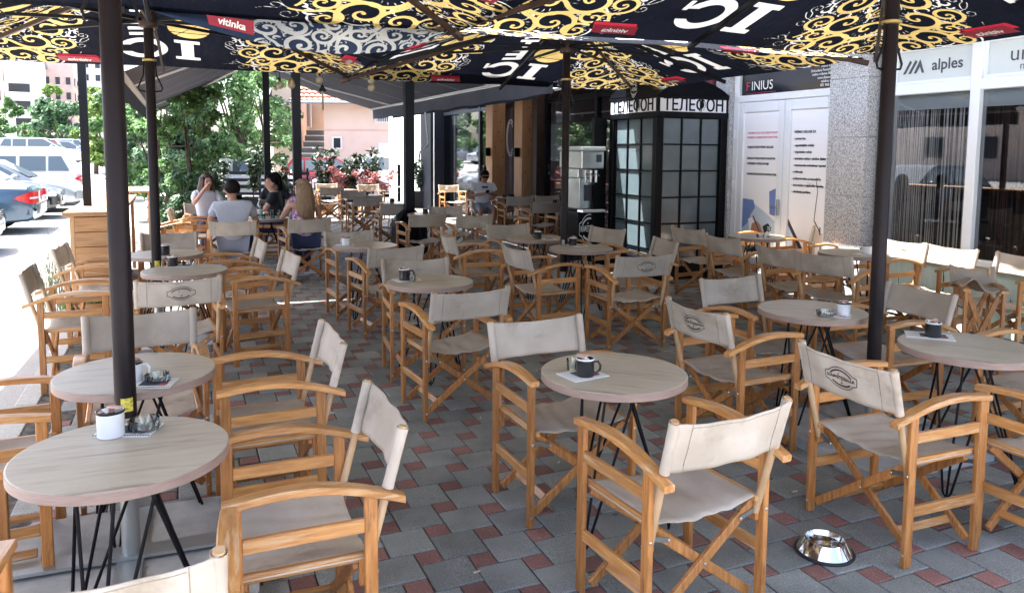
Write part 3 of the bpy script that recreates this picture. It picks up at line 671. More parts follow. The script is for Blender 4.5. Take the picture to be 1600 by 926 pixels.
# ---------------------------------------------------------------- phone booth
BU0, BU1, BV0, BV1 = 5.85, 7.02, 8.62, 9.86
bt = thing('phone_booth', 'black glazed phone booth kiosk lettered with white bands and domed roof', 'booth')
for (a, b) in ((BU0, BV0), (BU1 - .11, BV0), (BU0, BV1 - .11), (BU1 - .11, BV1 - .11)):
    m = MB(); ubox(m, a, a + .11, b, b + .11, 0, 2.52, bv=.008); m.build('post', 'black_paint', bt)
m = MB(); ubox(m, BU0 + .015, BU1 - .015, BV0 + .015, BV1 - .015, 0.0, .30, bv=.01); m.build('base', 'black_paint', bt)
m = MB(); ubox(m, BU0 - .01, BU1 + .01, BV0 - .01, BV1 + .01, 2.2205, 2.30, bv=.006); ubox(m, BU0 - .01, BU1 + .01, BV0 - .01, BV1 + .01, 2.475, 2.53, bv=.006); m.build('lintel', 'black_paint', bt)
def booth_face(fixed, axis):
    """axis 'u': face at v=BV0 running along u; axis 'v': face at u=BU0 running along v"""
    lo, hi = (BU0 + .11, BU1 - .11) if axis == 'u' else (BV0 + .11, BV1 - .11)
    def bx(m, s0, s1, z0, z1, d0, d1):
        if axis == 'u': ubox(m, s0, s1, BV0 + d0, BV0 + d1, z0, z1)
        else: ubox(m, BU0 + d0, BU0 + d1, s0, s1, z0, z1)
    n = 3; w = (hi - lo) / n; zs = [.30, .42, .78, 1.14, 1.50, 1.86, 2.22]
    for i in range(n):
        for j in range(6):
            m = MB(); bx(m, lo + i * w + .008, lo + (i + 1) * w - .008, zs[j] + .008, zs[j + 1] - .008, .05, .06); m.build('pane', 'booth_pane', bt)
    for i in range(n + 1):
        m = MB(); t = .030 if axis == 'v' and i in (0, 3) else .011
        bx(m, max(lo, lo + i * w - t), min(hi, lo + i * w + t), .30, 2.22, .03, .075); m.build('mullion', 'black_paint', bt)
    for j in range(7):
        m = MB(); bx(m, lo, hi, zs[j] - .011, min(zs[j] + .011, 2.2195), .032, .073); m.build('glazing_bar', 'black_paint', bt)
    m = MB(); bx(m, lo - .07, hi + .07, 2.301, 2.474, -.002, .03); lb = m.build('light_box', 'booth_light', bt)
    def fn(x, y, z):
        k = 1.0 if axis == 'u' else 1.07
        if axis == 'u': return C3((lo + hi) / 2 + x * k, BV0 - .007 - z, 2.387 + y * 1.16)
        return C3(BU0 - .007 - z, (lo + hi) / 2 - x * k, 2.387 + y * 1.16)
    put('lettering', map_mesh(T_PHONE, fn), lb)
    # segmental arch above the band
    m = MB(); pts = []
    for i in range(17):
        q = i / 16; s = lo - .11 + (hi - lo + .22) * q; pts.append((s, 2.53 + .20 * math.sin(PI * q) ** .8))
    n2 = len(pts); vs = []
    for d in (-.015, .04):
        for s, z in pts: vs.append(C3(s, BV0 + d, z) if axis == 'u' else C3(BU0 + d, s, z))
        for s, z in pts: vs.append(C3(s, BV0 + d, 2.529) if axis == 'u' else C3(BU0 + d, s, 2.529))
    fs_ = []
    for o in (0, 2 * n2):
        for i in range(n2 - 1): fs_.append((o + i, o + i + 1, o + n2 + i + 1, o + n2 + i))
    for i in range(n2 - 1): fs_.append((i, 2 * n2 + i, 2 * n2 + i + 1, i + 1))
    m.add(vs, fs_); m.build('arch', 'black_paint', bt)
booth_face(BV0, 'u'); booth_face(BU0, 'v')
m = MB()
def dome(a, b):
    h_ = max(math.sin(PI * a) ** .8 * (1 - .0), 0) * .19; k_ = math.sin(PI * b) ** .8 * .19
    return C3(BU0 + .01 + (BU1 - BU0 - .02) * a, BV0 + .01 + (BV1 - BV0 - .02) * b, 2.535 + max(h_, k_) * .98)
m.sheet(dome, 16, 16); m.build('roof', 'black_paint', bt, True)
for q in ((BU0 + .1, BU1 - .05, BV1 - .05, BV1 - .03), (BU1 - .05, BU1 - .03, BV0 + .1, BV1 - .1)):
    m = MB(); ubox(m, q[0], q[1], q[2], q[3], .3, 2.22); m.build('back_panel', 'shop_dark', bt)
def badge(fn, mat, txt, name, parent, s=1.0):
    """cafe badge: double outline with stepped shoulders, band of lettering and a hook; fn(x, y) -> point"""
    m = MB()
    def outline(k, kx=1.0):
        pts = []
        for i in range(49):
            t = 2 * PI * i / 48; x, y = math.cos(t) * .098 * k * kx, math.sin(t) * .062 * k
            if abs(y) < .027 * k: x = math.copysign(.112 * k * kx, x)
            pts.append((x, y))
        return pts
    def ribbon(pts, w):
        for (x0, y0), (x1, y1) in zip(pts[:-1], pts[1:]):
            dx, dy = x1 - x0, y1 - y0; L = math.hypot(dx, dy) or 1; nx, ny = -dy / L * w / 2, dx / L * w / 2
            m.add([fn((x0 + nx) * s, (y0 + ny) * s), fn((x1 + nx) * s, (y1 + ny) * s), fn((x1 - nx) * s, (y1 - ny) * s), fn((x0 - nx) * s, (y0 - ny) * s)], [(0, 1, 2, 3)])
    ribbon(outline(1.0), .0042)
    for a0, a1, w in ((.12, .88, .008), (1.2, 1.8, .009)):
        ribbon([(math.cos(PI * (a0 + (a1 - a0) * i / 20)) * .082, math.sin(PI * (a0 + (a1 - a0) * i / 20)) * .046) for i in range(21)], w)
    ribbon([(.004, -.014), (.005, -.028), (-.002, -.034), (-.008, -.030)], .005); ribbon([(-.022, .022), (-.012, .028)], .006)
    b = m.build(name, mat, parent)
    put('lettering', map_mesh(txt, lambda x, y, z: fn(x * s, (y * 1.1) * s)), b)
    return b
badge(lambda x, y: C3(BU0 - .018, (BV0 + BV1) / 2 - .05 - x * .62, 2.62 + y * 1.5), 'ink_white', T_LOGOW, 'emblem', bt, 1.15)
# ---------------------------------------------------------------- soft ice machine beside the booth
im = thing('ice_cream_machine', 'stainless soft ice cream machine on black cabinet with white cafe badge', 'machine')
mu0, mv0 = 5.40, 9.95
m = MB(); ubox(m, mu0, mu0 + .40, mv0, mv0 + .62, 0, .86, bv=.006); m.build('cabinet', 'black_paint', im)
m = MB(); ubox(m, mu0 + .02, mu0 + .37, mv0 + .02, mv0 + .6, .90, 1.36, bv=.008); m.build('body', 'steel', im)
m = MB(); ubox(m, mu0 - .02, mu0 + .355, mv0 - .12, mv0 + .6, 1.50, 1.76, bv=.012); hd = m.build('head', 'steel', im)
m = MB(); ubox(m, mu0 + .0, mu0 + .37, mv0 + .03, mv0 + .6, 1.361, 1.499, bv=.008); m.build('neck', 'steel', im)
m = MB(); ubox(m, mu0 + .22, mu0 + .31, mv0 - .124, mv0 - .119, 1.60, 1.71); m.build('display', 'print_dark', hd)
m = MB(); ubox(m, mu0 - .03, mu0 + .385, mv0 - .13, mv0 + .62, 1.762, 1.83, bv=.03); m.build('lid', 'frost_sign', im)
m = MB()
for k in range(3):
    u = mu0 + .07 + k * .09; m.tube([C3(u, mv0 - .07, 1.48), C3(u, mv0 - .07, 1.30)], [.03, .022], 10); m.tube([C3(u, mv0 - .07, 1.44), C3(u, mv0 - .16, 1.40)], .010, 6)
m.build('dispenser', 'steel', im, True)
m = MB(); ubox(m, mu0 + .10, mu0 + .29, mv0 + .0, mv0 + .019, 1.02, 1.26, bv=.006); m.build('front_panel', 'print_dark', im)
m = MB(); ubox(m, mu0 - .01, mu0 + .37, mv0 - .16, mv0 + .02, .861, .899, bv=.006); m.build('drip_tray', 'frost_sign', im)
badge(lambda x, y: C3(mu0 + .19 + x * .95, mv0 - .003, .60 + y * 2.2), 'ink_white', T_LOGOW, 'emblem', im, 1.6)
m = MB(); ubox(m, 5.62, 5.83, 9.9, 9.98, 0, 2.25); tag(m.build('black_screen', 'black_paint'), 'tall narrow black frame panel between ice machine and phone booth', 'panel')
# ---------------------------------------------------------------- director's chairs
def chair_parts(seed, logo, prefix_label):
    r = random.Random(seed)
    t = thing('directors_chair', prefix_label, 'chair')
    AX, LX = .279, .280
    def armz(y):
        q = (.235 - y) / .551; return .700 + (.640 - .700) * q + .045 * math.sin(PI * min(max(q, 0), 1)) ** 1.0
    def P(m, name, mat, sm=False): return m.build(name, mat, t, sm)
    for s in (-1, 1):
        m = MB(); m.box((s * LX, .206, (armz(.206) - .012) / 2), (.024, .042, armz(.206) - .012), None, .003); P(m, 'front_leg', 'chair_wood')
        m = MB(); m.box((s * LX, -.206, (armz(-.206) - .012) / 2), (.024, .042, armz(-.206) - .012), None, .003); P(m, 'rear_leg', 'chair_wood')
        # armrest
        m = MB(); n = 14; vs = []
        for i in range(n + 1):
            q = i / n; y = .240 - .556 * q; w = (.023 + .006 * math.sin(PI * q)) ; z = armz(y); b = .004
            for dx, dz in ((-w, -.012), (-w + b, -.016), (w - b, -.016), (w, -.012), (w, .006), (w - b, .010), (-w + b, .010), (-w, .006)):
                vs.append((s * AX + dx, y, z + dz))
        fs = [(i * 8 + j, i * 8 + (j + 1) % 8, (i + 1) * 8 + (j + 1) % 8, (i + 1) * 8 + j) for i in range(n) for j in range(8)]
        fs += [tuple(range(7, -1, -1)), tuple(n * 8 + j for j in range(8))]
        m.add(vs, fs); P(m, 'armrest', 'arm_wood', True)
        m = MB(); m.box((s * LX, 0, .568), (.020, .371, .046), None, .003); P(m, 'upper_rail', 'arm_wood')
        m = MB(); m.box((s * LX, 0, .245), (.020, .371, .046), None, .003); P(m, 'lower_rail', 'arm_wood')
        m = MB(); m.box((s * .247, 0, .447), (.026, .43, .030), None, .005); P(m, 'seat_rail', 'arm_wood')
        # back post
        m = MB(); m.tube([(s * .256, -.192, .385), (s * .266, -.318, .872)], .0145, 10); P(m, 'back_post', 'post_wood', True)
        m = MB(); m.box((s * .256, -.188, .40), (.020, .034, .09), None, .003); P(m, 'post_block', 'chair_wood')
    # crossed legs
    for yy in (.172, -.172):
        for k, s in enumerate((-1, 1)):
            m = MB(); m.bar((s * .262, yy + (.0105 if k else -.0105), .048), (-s * .246, yy + (.0105 if k else -.0105), .428), .019, .038, up=(0, 0, 1), bv=.003)
            P(m, 'cross_leg', 'chair_wood')
    for s in (-1, 1):
        m = MB(); m.box((s * .182, 0, .108), (.018, .320, .036), Matrix.Rotation(s * -.64, 3, 'Y'), .003); P(m, 'stretcher', 'arm_wood')
    m = MB()
    for s in (-1, 1):
        for yy in (.172, -.172):
            e = 1 if yy > 0 else -1
            m.bar((s * .272, yy + e * .024, .405), (s * .175, yy + e * .024, .378), .004, .018)
    P(m, 'link_plate', 'plate_steel')
    m = MB()
    for s in (-1, 1):
        for yy, e in ((.206, 1), (-.206, -1)):
            for z in (.055, .405): m.ball((s * LX, yy + e * .021, z), .0075, 8, 4, 0, (1, .6, 1))
        for yy in (.172, -.172):
            e = 1 if yy > 0 else -1; m.ball((s * .175, yy + e * .028, .378), .007, 8, 4, 0, (1, .6, 1))
    for yy in (.172, -.172): m.ball((.008, yy + (.022 if yy > 0 else -.022), .238), .0075, 8, 4, 0, (1, .6, 1))
    P(m, 'bolts', 'bolt_steel', True)
    # seat canvas
    ph = [r.uniform(0, 6) for _ in range(8)]; sag = r.uniform(.026, .040)
    def seat(a, b):
        x = -.262 + .524 * a; y = -.205 + .41 * b; q = x / .262
        z = .466 - sag * (1 - q * q) + .0045 * math.sin(8 * q + ph[0] + 4 * b) * (1 - q * q) + .003 * math.sin(19 * q + ph[5] - 6 * b) * (1 - q * q) + .003 * math.sin(7 * b * PI + ph[1]) * abs(q) ** 2 * (1 - abs(q))
        if abs(q) > .93: z -= (abs(q) - .93) * .26
        z -= .006 * (abs(2 * b - 1) ** 6) * (1 - q * q)
        return (x, y, z)
    m = MB(); m.sheet(seat, 26, 14, (0, 0, -.004)); P(m, 'seat', 'canvas', 'all')
    # backrest canvas
    bow = r.uniform(.030, .045); top = r.uniform(.010, .020)
    def post(h): return -.192 + (-.318 + .192) * ((h - .385) / .487)
    def backpt(x, h, off=0.0):
        q = x / .268; e = 1 - q * q
        hh = h - top * e * (1 if h > .77 else .25)
        y = post(hh) - .016 - bow * e * (1 - .25 * (h - .67) / .2) + .0045 * math.sin(9 * q + ph[2] + 14 * h) * e + .0035 * math.sin(30 * h + ph[3] + 3 * q) * e + .0028 * math.sin(26 * abs(q) + 60 * (h - .77) * (1 if q > 0 else -1) + ph[4]) * abs(q) ** 3 - off
        return Vector((x, y, hh))
    m = MB()
    def back(a, b): return backpt(-.268 + .536 * a, .676 + .188 * b)
    m.sheet(back, 28, 12, (0, .004, 0))
    for s in (-1, 1):
        pts = [(s * (.262 + .004 * i / 6), post(.672 + .194 * i / 6), .672 + .194 * i / 6) for i in range(7)]
        m.tube(pts, [.0200, .0188, .0195, .0185, .0192, .0190, .0200], 12, cap=False)
        for i in range(8):
            p0 = backpt(s * .205, .677 + .0234 * i, .0012); p1 = backpt(s * .205, .677 + .0234 * (i + 1), .0012)
            m.bar(p0, p1, .0022, .0012, up=(0, 1, 0), mi=1)
    for i in range(20):
        x0 = -.20 + .02 * i
        m.bar(backpt(x0, .852, .0012), backpt(x0 + .02, .852, .0012), .0012, .0018, up=(0, 0, 1), mi=1)
    bk = P(m, 'backrest', ['canvas', 'canvas_seam'], 'all')
    if logo:
        badge(lambda x, y: backpt(x * .80 + .01, .772 + y * .86, .0025), 'logo_ink', T_LOGO, 'emblem', bk, 1.0)
    return t
protoP = [chair_parts(s, False, 'x') for s in (1, 2, 3, 4)]
protoL = [chair_parts(s, True, 'x') for s in (7, 8)]
CH = {
'N': (.631, 2.876, 28.5), 'R': (1.785, 3.455, -68.3), 'M': (.265, 3.744, 204.6), 'L': (-.406, 5.148, 28.3), 'C3': (-1.175, 3.577, 114.5), 'C2': (-.745, 2.528, 112.9),
'E': (1.371, 4.551, -65), 'G': (1.041, 6.884, 21.9), 'C1': (-1.009, 1.836, 20.1), 'C4': (-1.766, 2.065, -70), 'C5': (-2.16, 3.08, -63.6), 'C6': (-1.888, 3.825, 207),
'C7': (-2.451, 5.489, 28.3), 'C8': (-3.269, 5.668, -66.4), 'C9': (-3.806, 6.965, -71.1), 'C10': (-2.185, 6.385, 120.6), 'C11': (-2.75, 7.298, 118), 'C12': (-3.512, 7.762, 204.5),
'K1': (-.701, 5.954, 198.1), 'K2': (-1.242, 7.328, 32), 'K3': (-1.656, 8.109, 208.1), 'K4': (.314, 7.222, -64.2), 'K5': (-.394, 8.202, -70.6), 'K6': (.065, 9.003, 201.6),
'K7': (-.66, 10.915, 27.1), 'K8': (-1.334, 11.022, 27.4), 'K9': (.89, 8.764, 129.6), 'K10': (1.274, 7.695, 104.3), 'Q1': (2.358, 9.179, -59.9), 'Q2': (2.551, 8.286, -66.3),
'Q3': (2.833, 7.403, -69.5), 'Q4': (3.047, 6.986, -52.9), 'Q5': (1.724, 5.176, 205.7), 'Q6': (3.502, 8.947, 110.3), 'Q7': (3.753, 7.736, 112), 'Q8': (3.983, 7.227, 113.7),
'Q10': (4.321, 6.625, 114.3), 'Q11': (2.448, 4.95, 109.1), 'Q12': (2.51, 3.334, 25), 'Q13': (3.27, 9.75, 113), 'Q14': (3.06, 4.22, 113),
'PA': (-3.587, 9.747, 20), 'PB': (-2.795, 10.169, 30.3), 'PC': (-4.95, 12.3, 215), 'PD': (-3.75, 11.95, 100), 'PF': (-4.75, 11.3, -70), 'PG': (-4.72, 10.75, -68),
'Fa': (-4.741, 19.627, 200.3), 'Fb': (-4.42, 18.382, 26.6), 'Fc': (-3.577, 19.357, 204.2), 'Fe': (-3.306, 16.2, 205.7), 'Ff': (-2.893, 14.905, 23.3), 'Fg': (-2.042, 12.928, 25.6),
'Fi': (-.946, 11.924, 203.5), 'Fj': (-1.512, 19.362, 203.9), 'Fl': (.044, 15.328, 21.2), 'Fm': (.85, 15.121, 207.4), 'Fn': (.466, 13.575, 28.1), 'Fk': (-.62, 16.15, 195),
}
LAB = {
'N': 'empty chair with plain pale back standing nearest the steel dog bowl', 'R': 'chair with cafe badge on its back, beside the steel dog bowl',
'M': 'chair facing the dog bowl, drawn up to the table with black mug and red leaflet', 'L': 'plain backed chair at the table with black and white rimmed mug',
'C3': 'chair facing the street at the table with the yellow stickered umbrella pole', 'C2': 'chair facing the street at the table with white mug full of sachets',
'E': 'badged chair facing the shop window at the table with white mug and pink sachet', 'G': 'badged chair with its back to the dog bowl, by the ice machine table',
'C1': 'chair with its back cut off, pulled to the table with white mug of sachets', 'C4': 'chair on the kerb side of the table with white mug full of sachets',
'C5': 'chair on the kerb side of the table with striped booklet and glass ashtray', 'C6': 'chair behind the umbrella pole facing the white mug table',
'C7': 'chair with cafe badge on its back beside the row of kerb chairs', 'C8': 'chair by the kerb whose back leans over the street edge', 'C9': 'chair by the kerb in front of the wooden plank counter',
'C10': 'chair with bright inner back facing the wooden plank counter', 'C11': 'chair behind the seated man in pale t-shirt, facing the counter', 'C12': 'chair tucked behind the table close to the wooden counter',
'K1': 'chair facing the camera side behind the table with white rimmed black mug', 'K2': 'plain chair with its back to that table, at the white cup table', 'K3': 'chair beside the long haired woman, at the white cup table',
'K4': 'chair facing the phone booth at the table beside the umbrella pole', 'K5': 'chair facing the phone booth, next to the black pyramid based post', 'K6': 'chair behind the round table with black mug and napkin',
'K7': 'empty chair in line with the man in white t-shirt', 'K8': 'empty chair directly beside the black pyramid base post', 'K9': 'chair backed against the ice cream machine cabinet', 'K10': 'chair in front of the phone booth corner, behind a badged chair',
'Q1': 'chair with dark back standing against the phone booth glass', 'Q2': 'chair with pale stain on its dark back near the phone booth', 'Q3': 'second chair in the row facing the office door', 'Q4': 'chair facing the granite pillar at the green cup table',
'Q5': 'plain chair facing the dog bowl side at the white mug and pink sachet table', 'Q6': 'sunlit white chair in front of the tree printed poster', 'Q7': 'sunlit chair in front of the alples window beside the umbrella pole', 'Q8': 'sunlit chair under the white mullion of the shop window',
'Q10': 'sunlit chair behind the folded chair under the urban window', 'Q11': 'beige chair behind the dark umbrella pole near the shop window', 'Q12': 'chair touching arms with the badged chair near the dog bowl', 'Q13': 'sunlit chair in front of the printed hand poster', 'Q14': 'chair on the shop side of the table with the lone black mug',
'PA': 'chair holding the man in pale grey t-shirt', 'PB': 'chair holding the long haired woman in floral top', 'PC': 'chair holding the woman covering her face', 'PD': 'chair holding the man in black t-shirt', 'PF': 'empty chair beside the woman covering her face', 'PG': 'empty chair left of the man in pale grey t-shirt',
'Fa': 'far chair under the glossy planter shrub', 'Fb': 'far chair with crossed legs showing near the planter', 'Fc': 'far chair in front of the red flowers', 'Fe': 'far chair between two tables before the red flowers', 'Ff': 'far chair with its back to the post, at the black mug table',
'Fg': 'chair just left of the pyramid based post', 'Fi': 'chair facing the pyramid based post with pale back', 'Fj': 'far chair against the coffee shop glass', 'Fl': 'chair in front of the pine pillar of the coffee shop', 'Fm': 'chair facing out from the coffee shop beside the pole', 'Fn': 'chair with its back turned near the ice machine', 'Fk': 'chair holding the man in white t-shirt with sunglasses',
}
LAB['K1'] = 'chair on the pink house side of the table with white rimmed black mug'; LAB['K2'] = 'plain chair at the white cup table, turned towards the pink house'
used = set(); k = 0; CHO = {}
rc = random.Random(11)
for key, (x, y, a) in CH.items():
    lg = key in ('R', 'E', 'G', 'C7')
    pool = protoL if lg else protoP
    i = {'R': 0, 'E': 1, 'G': 0, 'C7': 1}.get(key, k % 4); k += 1
    p = pool[i]
    if (lg, i) in used: o = dup(p, (x, y, 0), math.radians(a))
    else:
        used.add((lg, i)); o = p; o.location = (x, y, 0); o.rotation_euler = (0, 0, math.radians(a))
    o['label'] = LAB[key]; o['group'] = 'wooden directors chairs'; CHO[key] = o
# half folded chair under the shop window
fc = thing('folded_chair', 'half folded wooden chair with canvas slumped over its arms under shop window', 'chair', (3.80, 6.12, 0), math.radians(160))
for s in (-1, 1):
    X = s * .13
    for yy, zz, nm in ((.206, .70, 'front_leg'), (-.206, .66, 'rear_leg')):
        m = MB(); m.box((X, yy, zz / 2), (.024, .042, zz), None, .003); m.build(nm, 'chair_wood', fc)
    m = MB(); m.sheet(lambda a, b: (X - .026 + .052 * a, .24 - .55 * b, .705 - .05 * b + .04 * math.sin(PI * b)), 2, 12, (0, 0, -.024)); m.build('armrest', 'arm_wood', fc)
    for z in (.568, .245): m = MB(); m.box((X, 0, z), (.020, .371, .046), None, .003); m.build('rail', 'arm_wood', fc)
    m = MB(); m.tube([(X * .9, -.19, .39), (X * 1.0, -.30, .80)], .0145, 10); m.build('back_post', 'post_wood', fc, True)
    for yy in (.172, -.172): m = MB(); m.bar((X * .9, yy + s * .0105, .05), (-X * .82, yy + s * .0105, .66), .019, .038, bv=.003); m.build('cross_leg', 'chair_wood', fc)
    m = MB(); m.box((X * .8, 0, .668), (.026, .43, .03), None, .005); m.build('seat_rail', 'arm_wood', fc)
m = MB()
def slump(a, b):
    x = -.16 + .32 * a; y = -.22 + .44 * b
    return (x, y, .70 + .10 * math.exp(-((a - .75) / .18) ** 2) * (.3 + b * .7) - .06 * math.sin(PI * a) * (1 - b) + .02 * math.sin(9 * b + 4 * a))
m.sheet(slump, 22, 16, (0, 0, -.004)); m.build('seat', 'canvas', fc, 'all')
m = MB(); m.sheet(lambda a, b: (-.17 + .34 * a, -.20 - .10 * b - .05 * math.sin(PI * a), .66 + .17 * b - .05 * math.sin(PI * a) * b), 18, 8, (0, .004, 0)); m.build('backrest', 'canvas', fc, 'all')
# ---------------------------------------------------------------- round tables
def make_table():
    t = thing('cafe_table', 'x', 'table')
    R, T = .335, .036
    m = MB(); m.lathe([(0.0001, .7535), (R - .006, .7535), (R - .001, .7515)], 72); m.build('tabletop', 'table_laminate', t)
    m = MB(); m.lathe([(R - .001, .7515), (R, .7505), (R, .7535 - T + .002), (R - .002, .7535 - T), (0.0001, .7535 - T)], 72); m.build('edge_band', 'table_edge', t, True)
    for k in range(3):
        f = 2 * PI * k / 3 + .3
        foot = Vector((math.cos(f) * .27, math.sin(f) * .27, .008))
        m = MB()
        ends = []
        for e in (-1.25, 1.25):
            a = Vector((math.cos(f + e) * .145, math.sin(f + e) * .145, .716)); ends.append(a)
        side = Vector((-math.sin(f), math.cos(f), 0)) * .018
        m.tube([ends[0], foot - side + Vector((0, 0, .03)), foot, foot + side + Vector((0, 0, .03)), ends[1]], .0062, 7)
        m.tube([Vector((math.cos(f) * .06, math.sin(f) * .06, .716)), foot + Vector((-math.cos(f) * .0, -math.sin(f) * .0, .012))], .0062, 7)
        m.build('leg', 'black_iron', t, True)
        m = MB(); m.box((math.cos(f) * .10, math.sin(f) * .10, .713), (.12, .26, .005), Matrix.Rotation(f, 3, 'Z')); m.build('mount_plate', 'black_iron', t)
    return t
tab0 = make_table()
TB = {'T1': (-1.301, 2.476, 20), 'T2': (-1.701, 3.382, 20), 'T7': (.475, 3.439, -20), 'T8': (1.95, 4.867, -25), 'T5': (-.631, 5.831, 20), 'T3': (-2.724, 6.285, 25), 'T4': (-3.32, 7.25, 30), 'T6': (-1.554, 8.009, 0),
 'T10': (.729, 7.942, 10), 'T11': (.274, 8.85, 0), 'T9': (2.419, 3.956, -30), 'T12': (2.957, 9.155, 0), 'T13': (3.475, 7.699, 20), 'TA': (-4.171, 18.95, 0), 'TB': (-3.2, 16.9, 0), 'TD': (-2.2, 14.5, 0), 'TE': (-1.318, 12.03, 0), 'TF': (-.02, 16.6, 0), 'TG': (.761, 14.6, 0), 'TP': (-3.6, 11.1, 0)}
TL = {'T1': 'round table with white mug full of sachets and crumpled glass ashtray', 'T2': 'round table behind the brown pole with glass ashtray and striped booklet', 'T7': 'round table with black mug, glass and leaflet near the dog bowl',
 'T8': 'round table with white mug, glass ashtray and pink sachet', 'T5': 'round table with white rimmed black mug on a white booklet', 'T3': 'round table beside the yellow stickered pole with black mug and ashtray', 'T4': 'round table nearest the wooden counter with a tall black mug',
 'T6': 'round table with a white cup on a napkin', 'T10': 'round table by the umbrella pole with black mug near the ice machine', 'T11': 'round table behind the umbrella pole with black mug and napkins', 'T9': 'round table with a lone black mug by the shop window pole',
 'T12': 'round table with stemmed glass before the office door', 'T13': 'sunlit round table with pale green cup before the granite pillar', 'TA': 'far round table below the planter shrubs', 'TB': 'far round table with black mug before the red flowers', 'TD': 'round table with black mug left of the pyramid based post',
 'TE': 'round table with black mug right behind the pyramid based post', 'TF': 'round table of the man in white t-shirt', 'TG': 'bare round table between two chairs at the coffee shop', 'TP': 'round table with water bottle among the seated group'}
first = True
for key, (x, y, a) in TB.items():
    if first: o = tab0; o.location = (x, y, 0); o.rotation_euler = (0, 0, math.radians(a)); first = False
    else: o = dup(tab0, (x, y, 0), math.radians(a))
    o['label'] = TL[key]; o['group'] = 'round cafe tables'
# ---------------------------------------------------------------- things on the tables
ZT = .7538
def mug(x, y, rz, kind, label, fill=True, z=ZT, s=1.0, simple=False):
    t = thing('mug', label, 'mug', (x, y, z), rz, 'mugs on the tables')
    body = 'ceramic_black' if kind == 'b' else 'ceramic_white'; rim = 'ceramic_white' if kind == 'b' else 'ceramic_black'
    n = 20; R = .042 * s; H = .086 * s
    m = MB(); m.lathe([(0.001, 0), (R - .005, 0), (R, .005), (R, H - .004), (R + .001, H)], n); m.lathe([(R - .004, H), (R - .004, .012), (.001, .012)], n); m.build('body', body, t, True)
    m = MB(); m.lathe([(R + .0012, H - .006), (R + .0022, H), (R - .001, H + .0015), (R - .0045, H - .001)], n); m.build('rim', rim, t, True)
    m = MB(); pts = [(R - .002, 0, H * .82), (R + .016 * s, 0, H * .84), (R + .027 * s, 0, H * .66), (R + .026 * s, 0, H * .42), (R + .014 * s, 0, H * .26), (R - .002, 0, H * .24)]
    m.tube(pts, .0055 * s, 8); m.build('handle', body, t, True)
    if fill:
        for k in range(5):
            m = MB(); m.box((rr.uniform(-.014, .014), rr.uniform(-.014, .014), H - .006 + k * .004), (.05, .024, .006), Matrix.Rotation(rr.uniform(0, 3), 3, 'Z') @ Matrix.Rotation(rr.uniform(-.5, .5), 3, 'X'), .002)
            m.build('sachet', ('sachet_brown', 'sachet_pink', 'paper')[k % 3], t)
    return t
def ashtray(x, y, label, R=.05, H=.036):
    t = MB()
    prof = [(0.001, .006), (R - .014, .006), (R - .008, H)]
    t.lathe([(0.001, 0), (R - .006, 0), (R, H * .4), (R - .002, H), (R - .009, H), (R - .014, .010), (.001, .010)], 28)
    for k in range(14):
        a = 2 * PI * k / 14; t.bar((math.cos(a) * (R - .002), math.sin(a) * (R - .002), .004), (math.cos(a + .25) * (R + .001), math.sin(a + .25) * (R + .001), H * .9), .006, .004)
    o = t.build('ashtray', 'clear_glass', None, True, (x, y, ZT)); tag(o, label, 'ashtray', 'glass ashtrays'); return o
def tumbler(x, y, label, R=.03, H=.075, mat='clear_glass', z=ZT):
    t = MB(); t.lathe([(.001, 0), (R * .85, 0), (R, H), (R - .002, H), (R * .85 - .002, .008), (.001, .008)], 20)
    o = t.build('glass', mat, None, True, (x, y, z)); tag(o, label, 'glass', 'drinking glasses'); return o
def booklet(x, y, rz, w, h, label, spiral=False, stripes=0):
    t = thing('booklet', label, 'booklet', (x, y, ZT), rz, 'menus and leaflets')
    m = MB(); m.box((0, 0, .0018), (w, h, .0036), None, .0005); m.build('cover', 'paper', t)
    m = MB(); m.box((w * .08, h * .02, .0040), (w * .55, h * .6, .0006)); m.build('picture', 'print_dark', t)
    m = MB(); m.box((w * .30, -h * .12, .0044), (w * .16, h * .22, .0006)); m.build('picture', 'print_red', t)
    if spiral:
        n = 22; m = MB()
        for i in range(n): m.box((-w / 2 + w * (i + .5) / n, -h / 2 + .006, .0042), (w / n * .45, .012, .0008))
        m.build('binding', 'print_dark', t)
    return t
booklet(-1.372, 2.655, .05, .20, .13, 'spiral booklet under white mug of sachets', True)
mug(-1.405, 2.60, 2.5, 'w', 'white mug with black rim heaped with sachets', s=1.08)
ashtray(-1.318, 2.665, 'cut glass ashtray beside the white mug of sachets', .052, .042)
booklet(-1.55, 3.20, .1, .20, .14, 'striped booklet under the ashtray behind the brown pole', True)
mug(-1.645, 3.235, .3, 'w', 'white mug half hidden by the brown pole', s=1.0)
ashtray(-1.535, 3.235, 'glass ashtray on striped booklet behind the brown pole')
mug(-2.905, 6.46, 3.3, 'b', 'black mug beside the yellow pole sticker'); ashtray(-2.80, 6.53, 'glass ashtray beside the yellow pole sticker'); booklet(-2.85, 6.50, .2, .22, .14, 'booklet with dark edge beside the yellow pole sticker', True)
mug(-3.29, 7.16, 3, 'b', 'tall black mug on the table nearest the wooden counter', s=1.1)
booklet(-.815, 5.87, .5, .20, .15, 'white booklet under the white rimmed black mug'); mug(-.83, 5.85, .2, 'b', 'black mug with thick white rim on a booklet', s=1.05); tumbler(-.765, 5.80, 'small water glass beside the white rimmed mug', .028, .05)
booklet(-1.77, 8.01, .3, .19, .14, 'napkin and leaflet under the white cup'); mug(-1.75, 7.98, 2.6, 'w', 'plain white cup on a napkin', s=1.0)
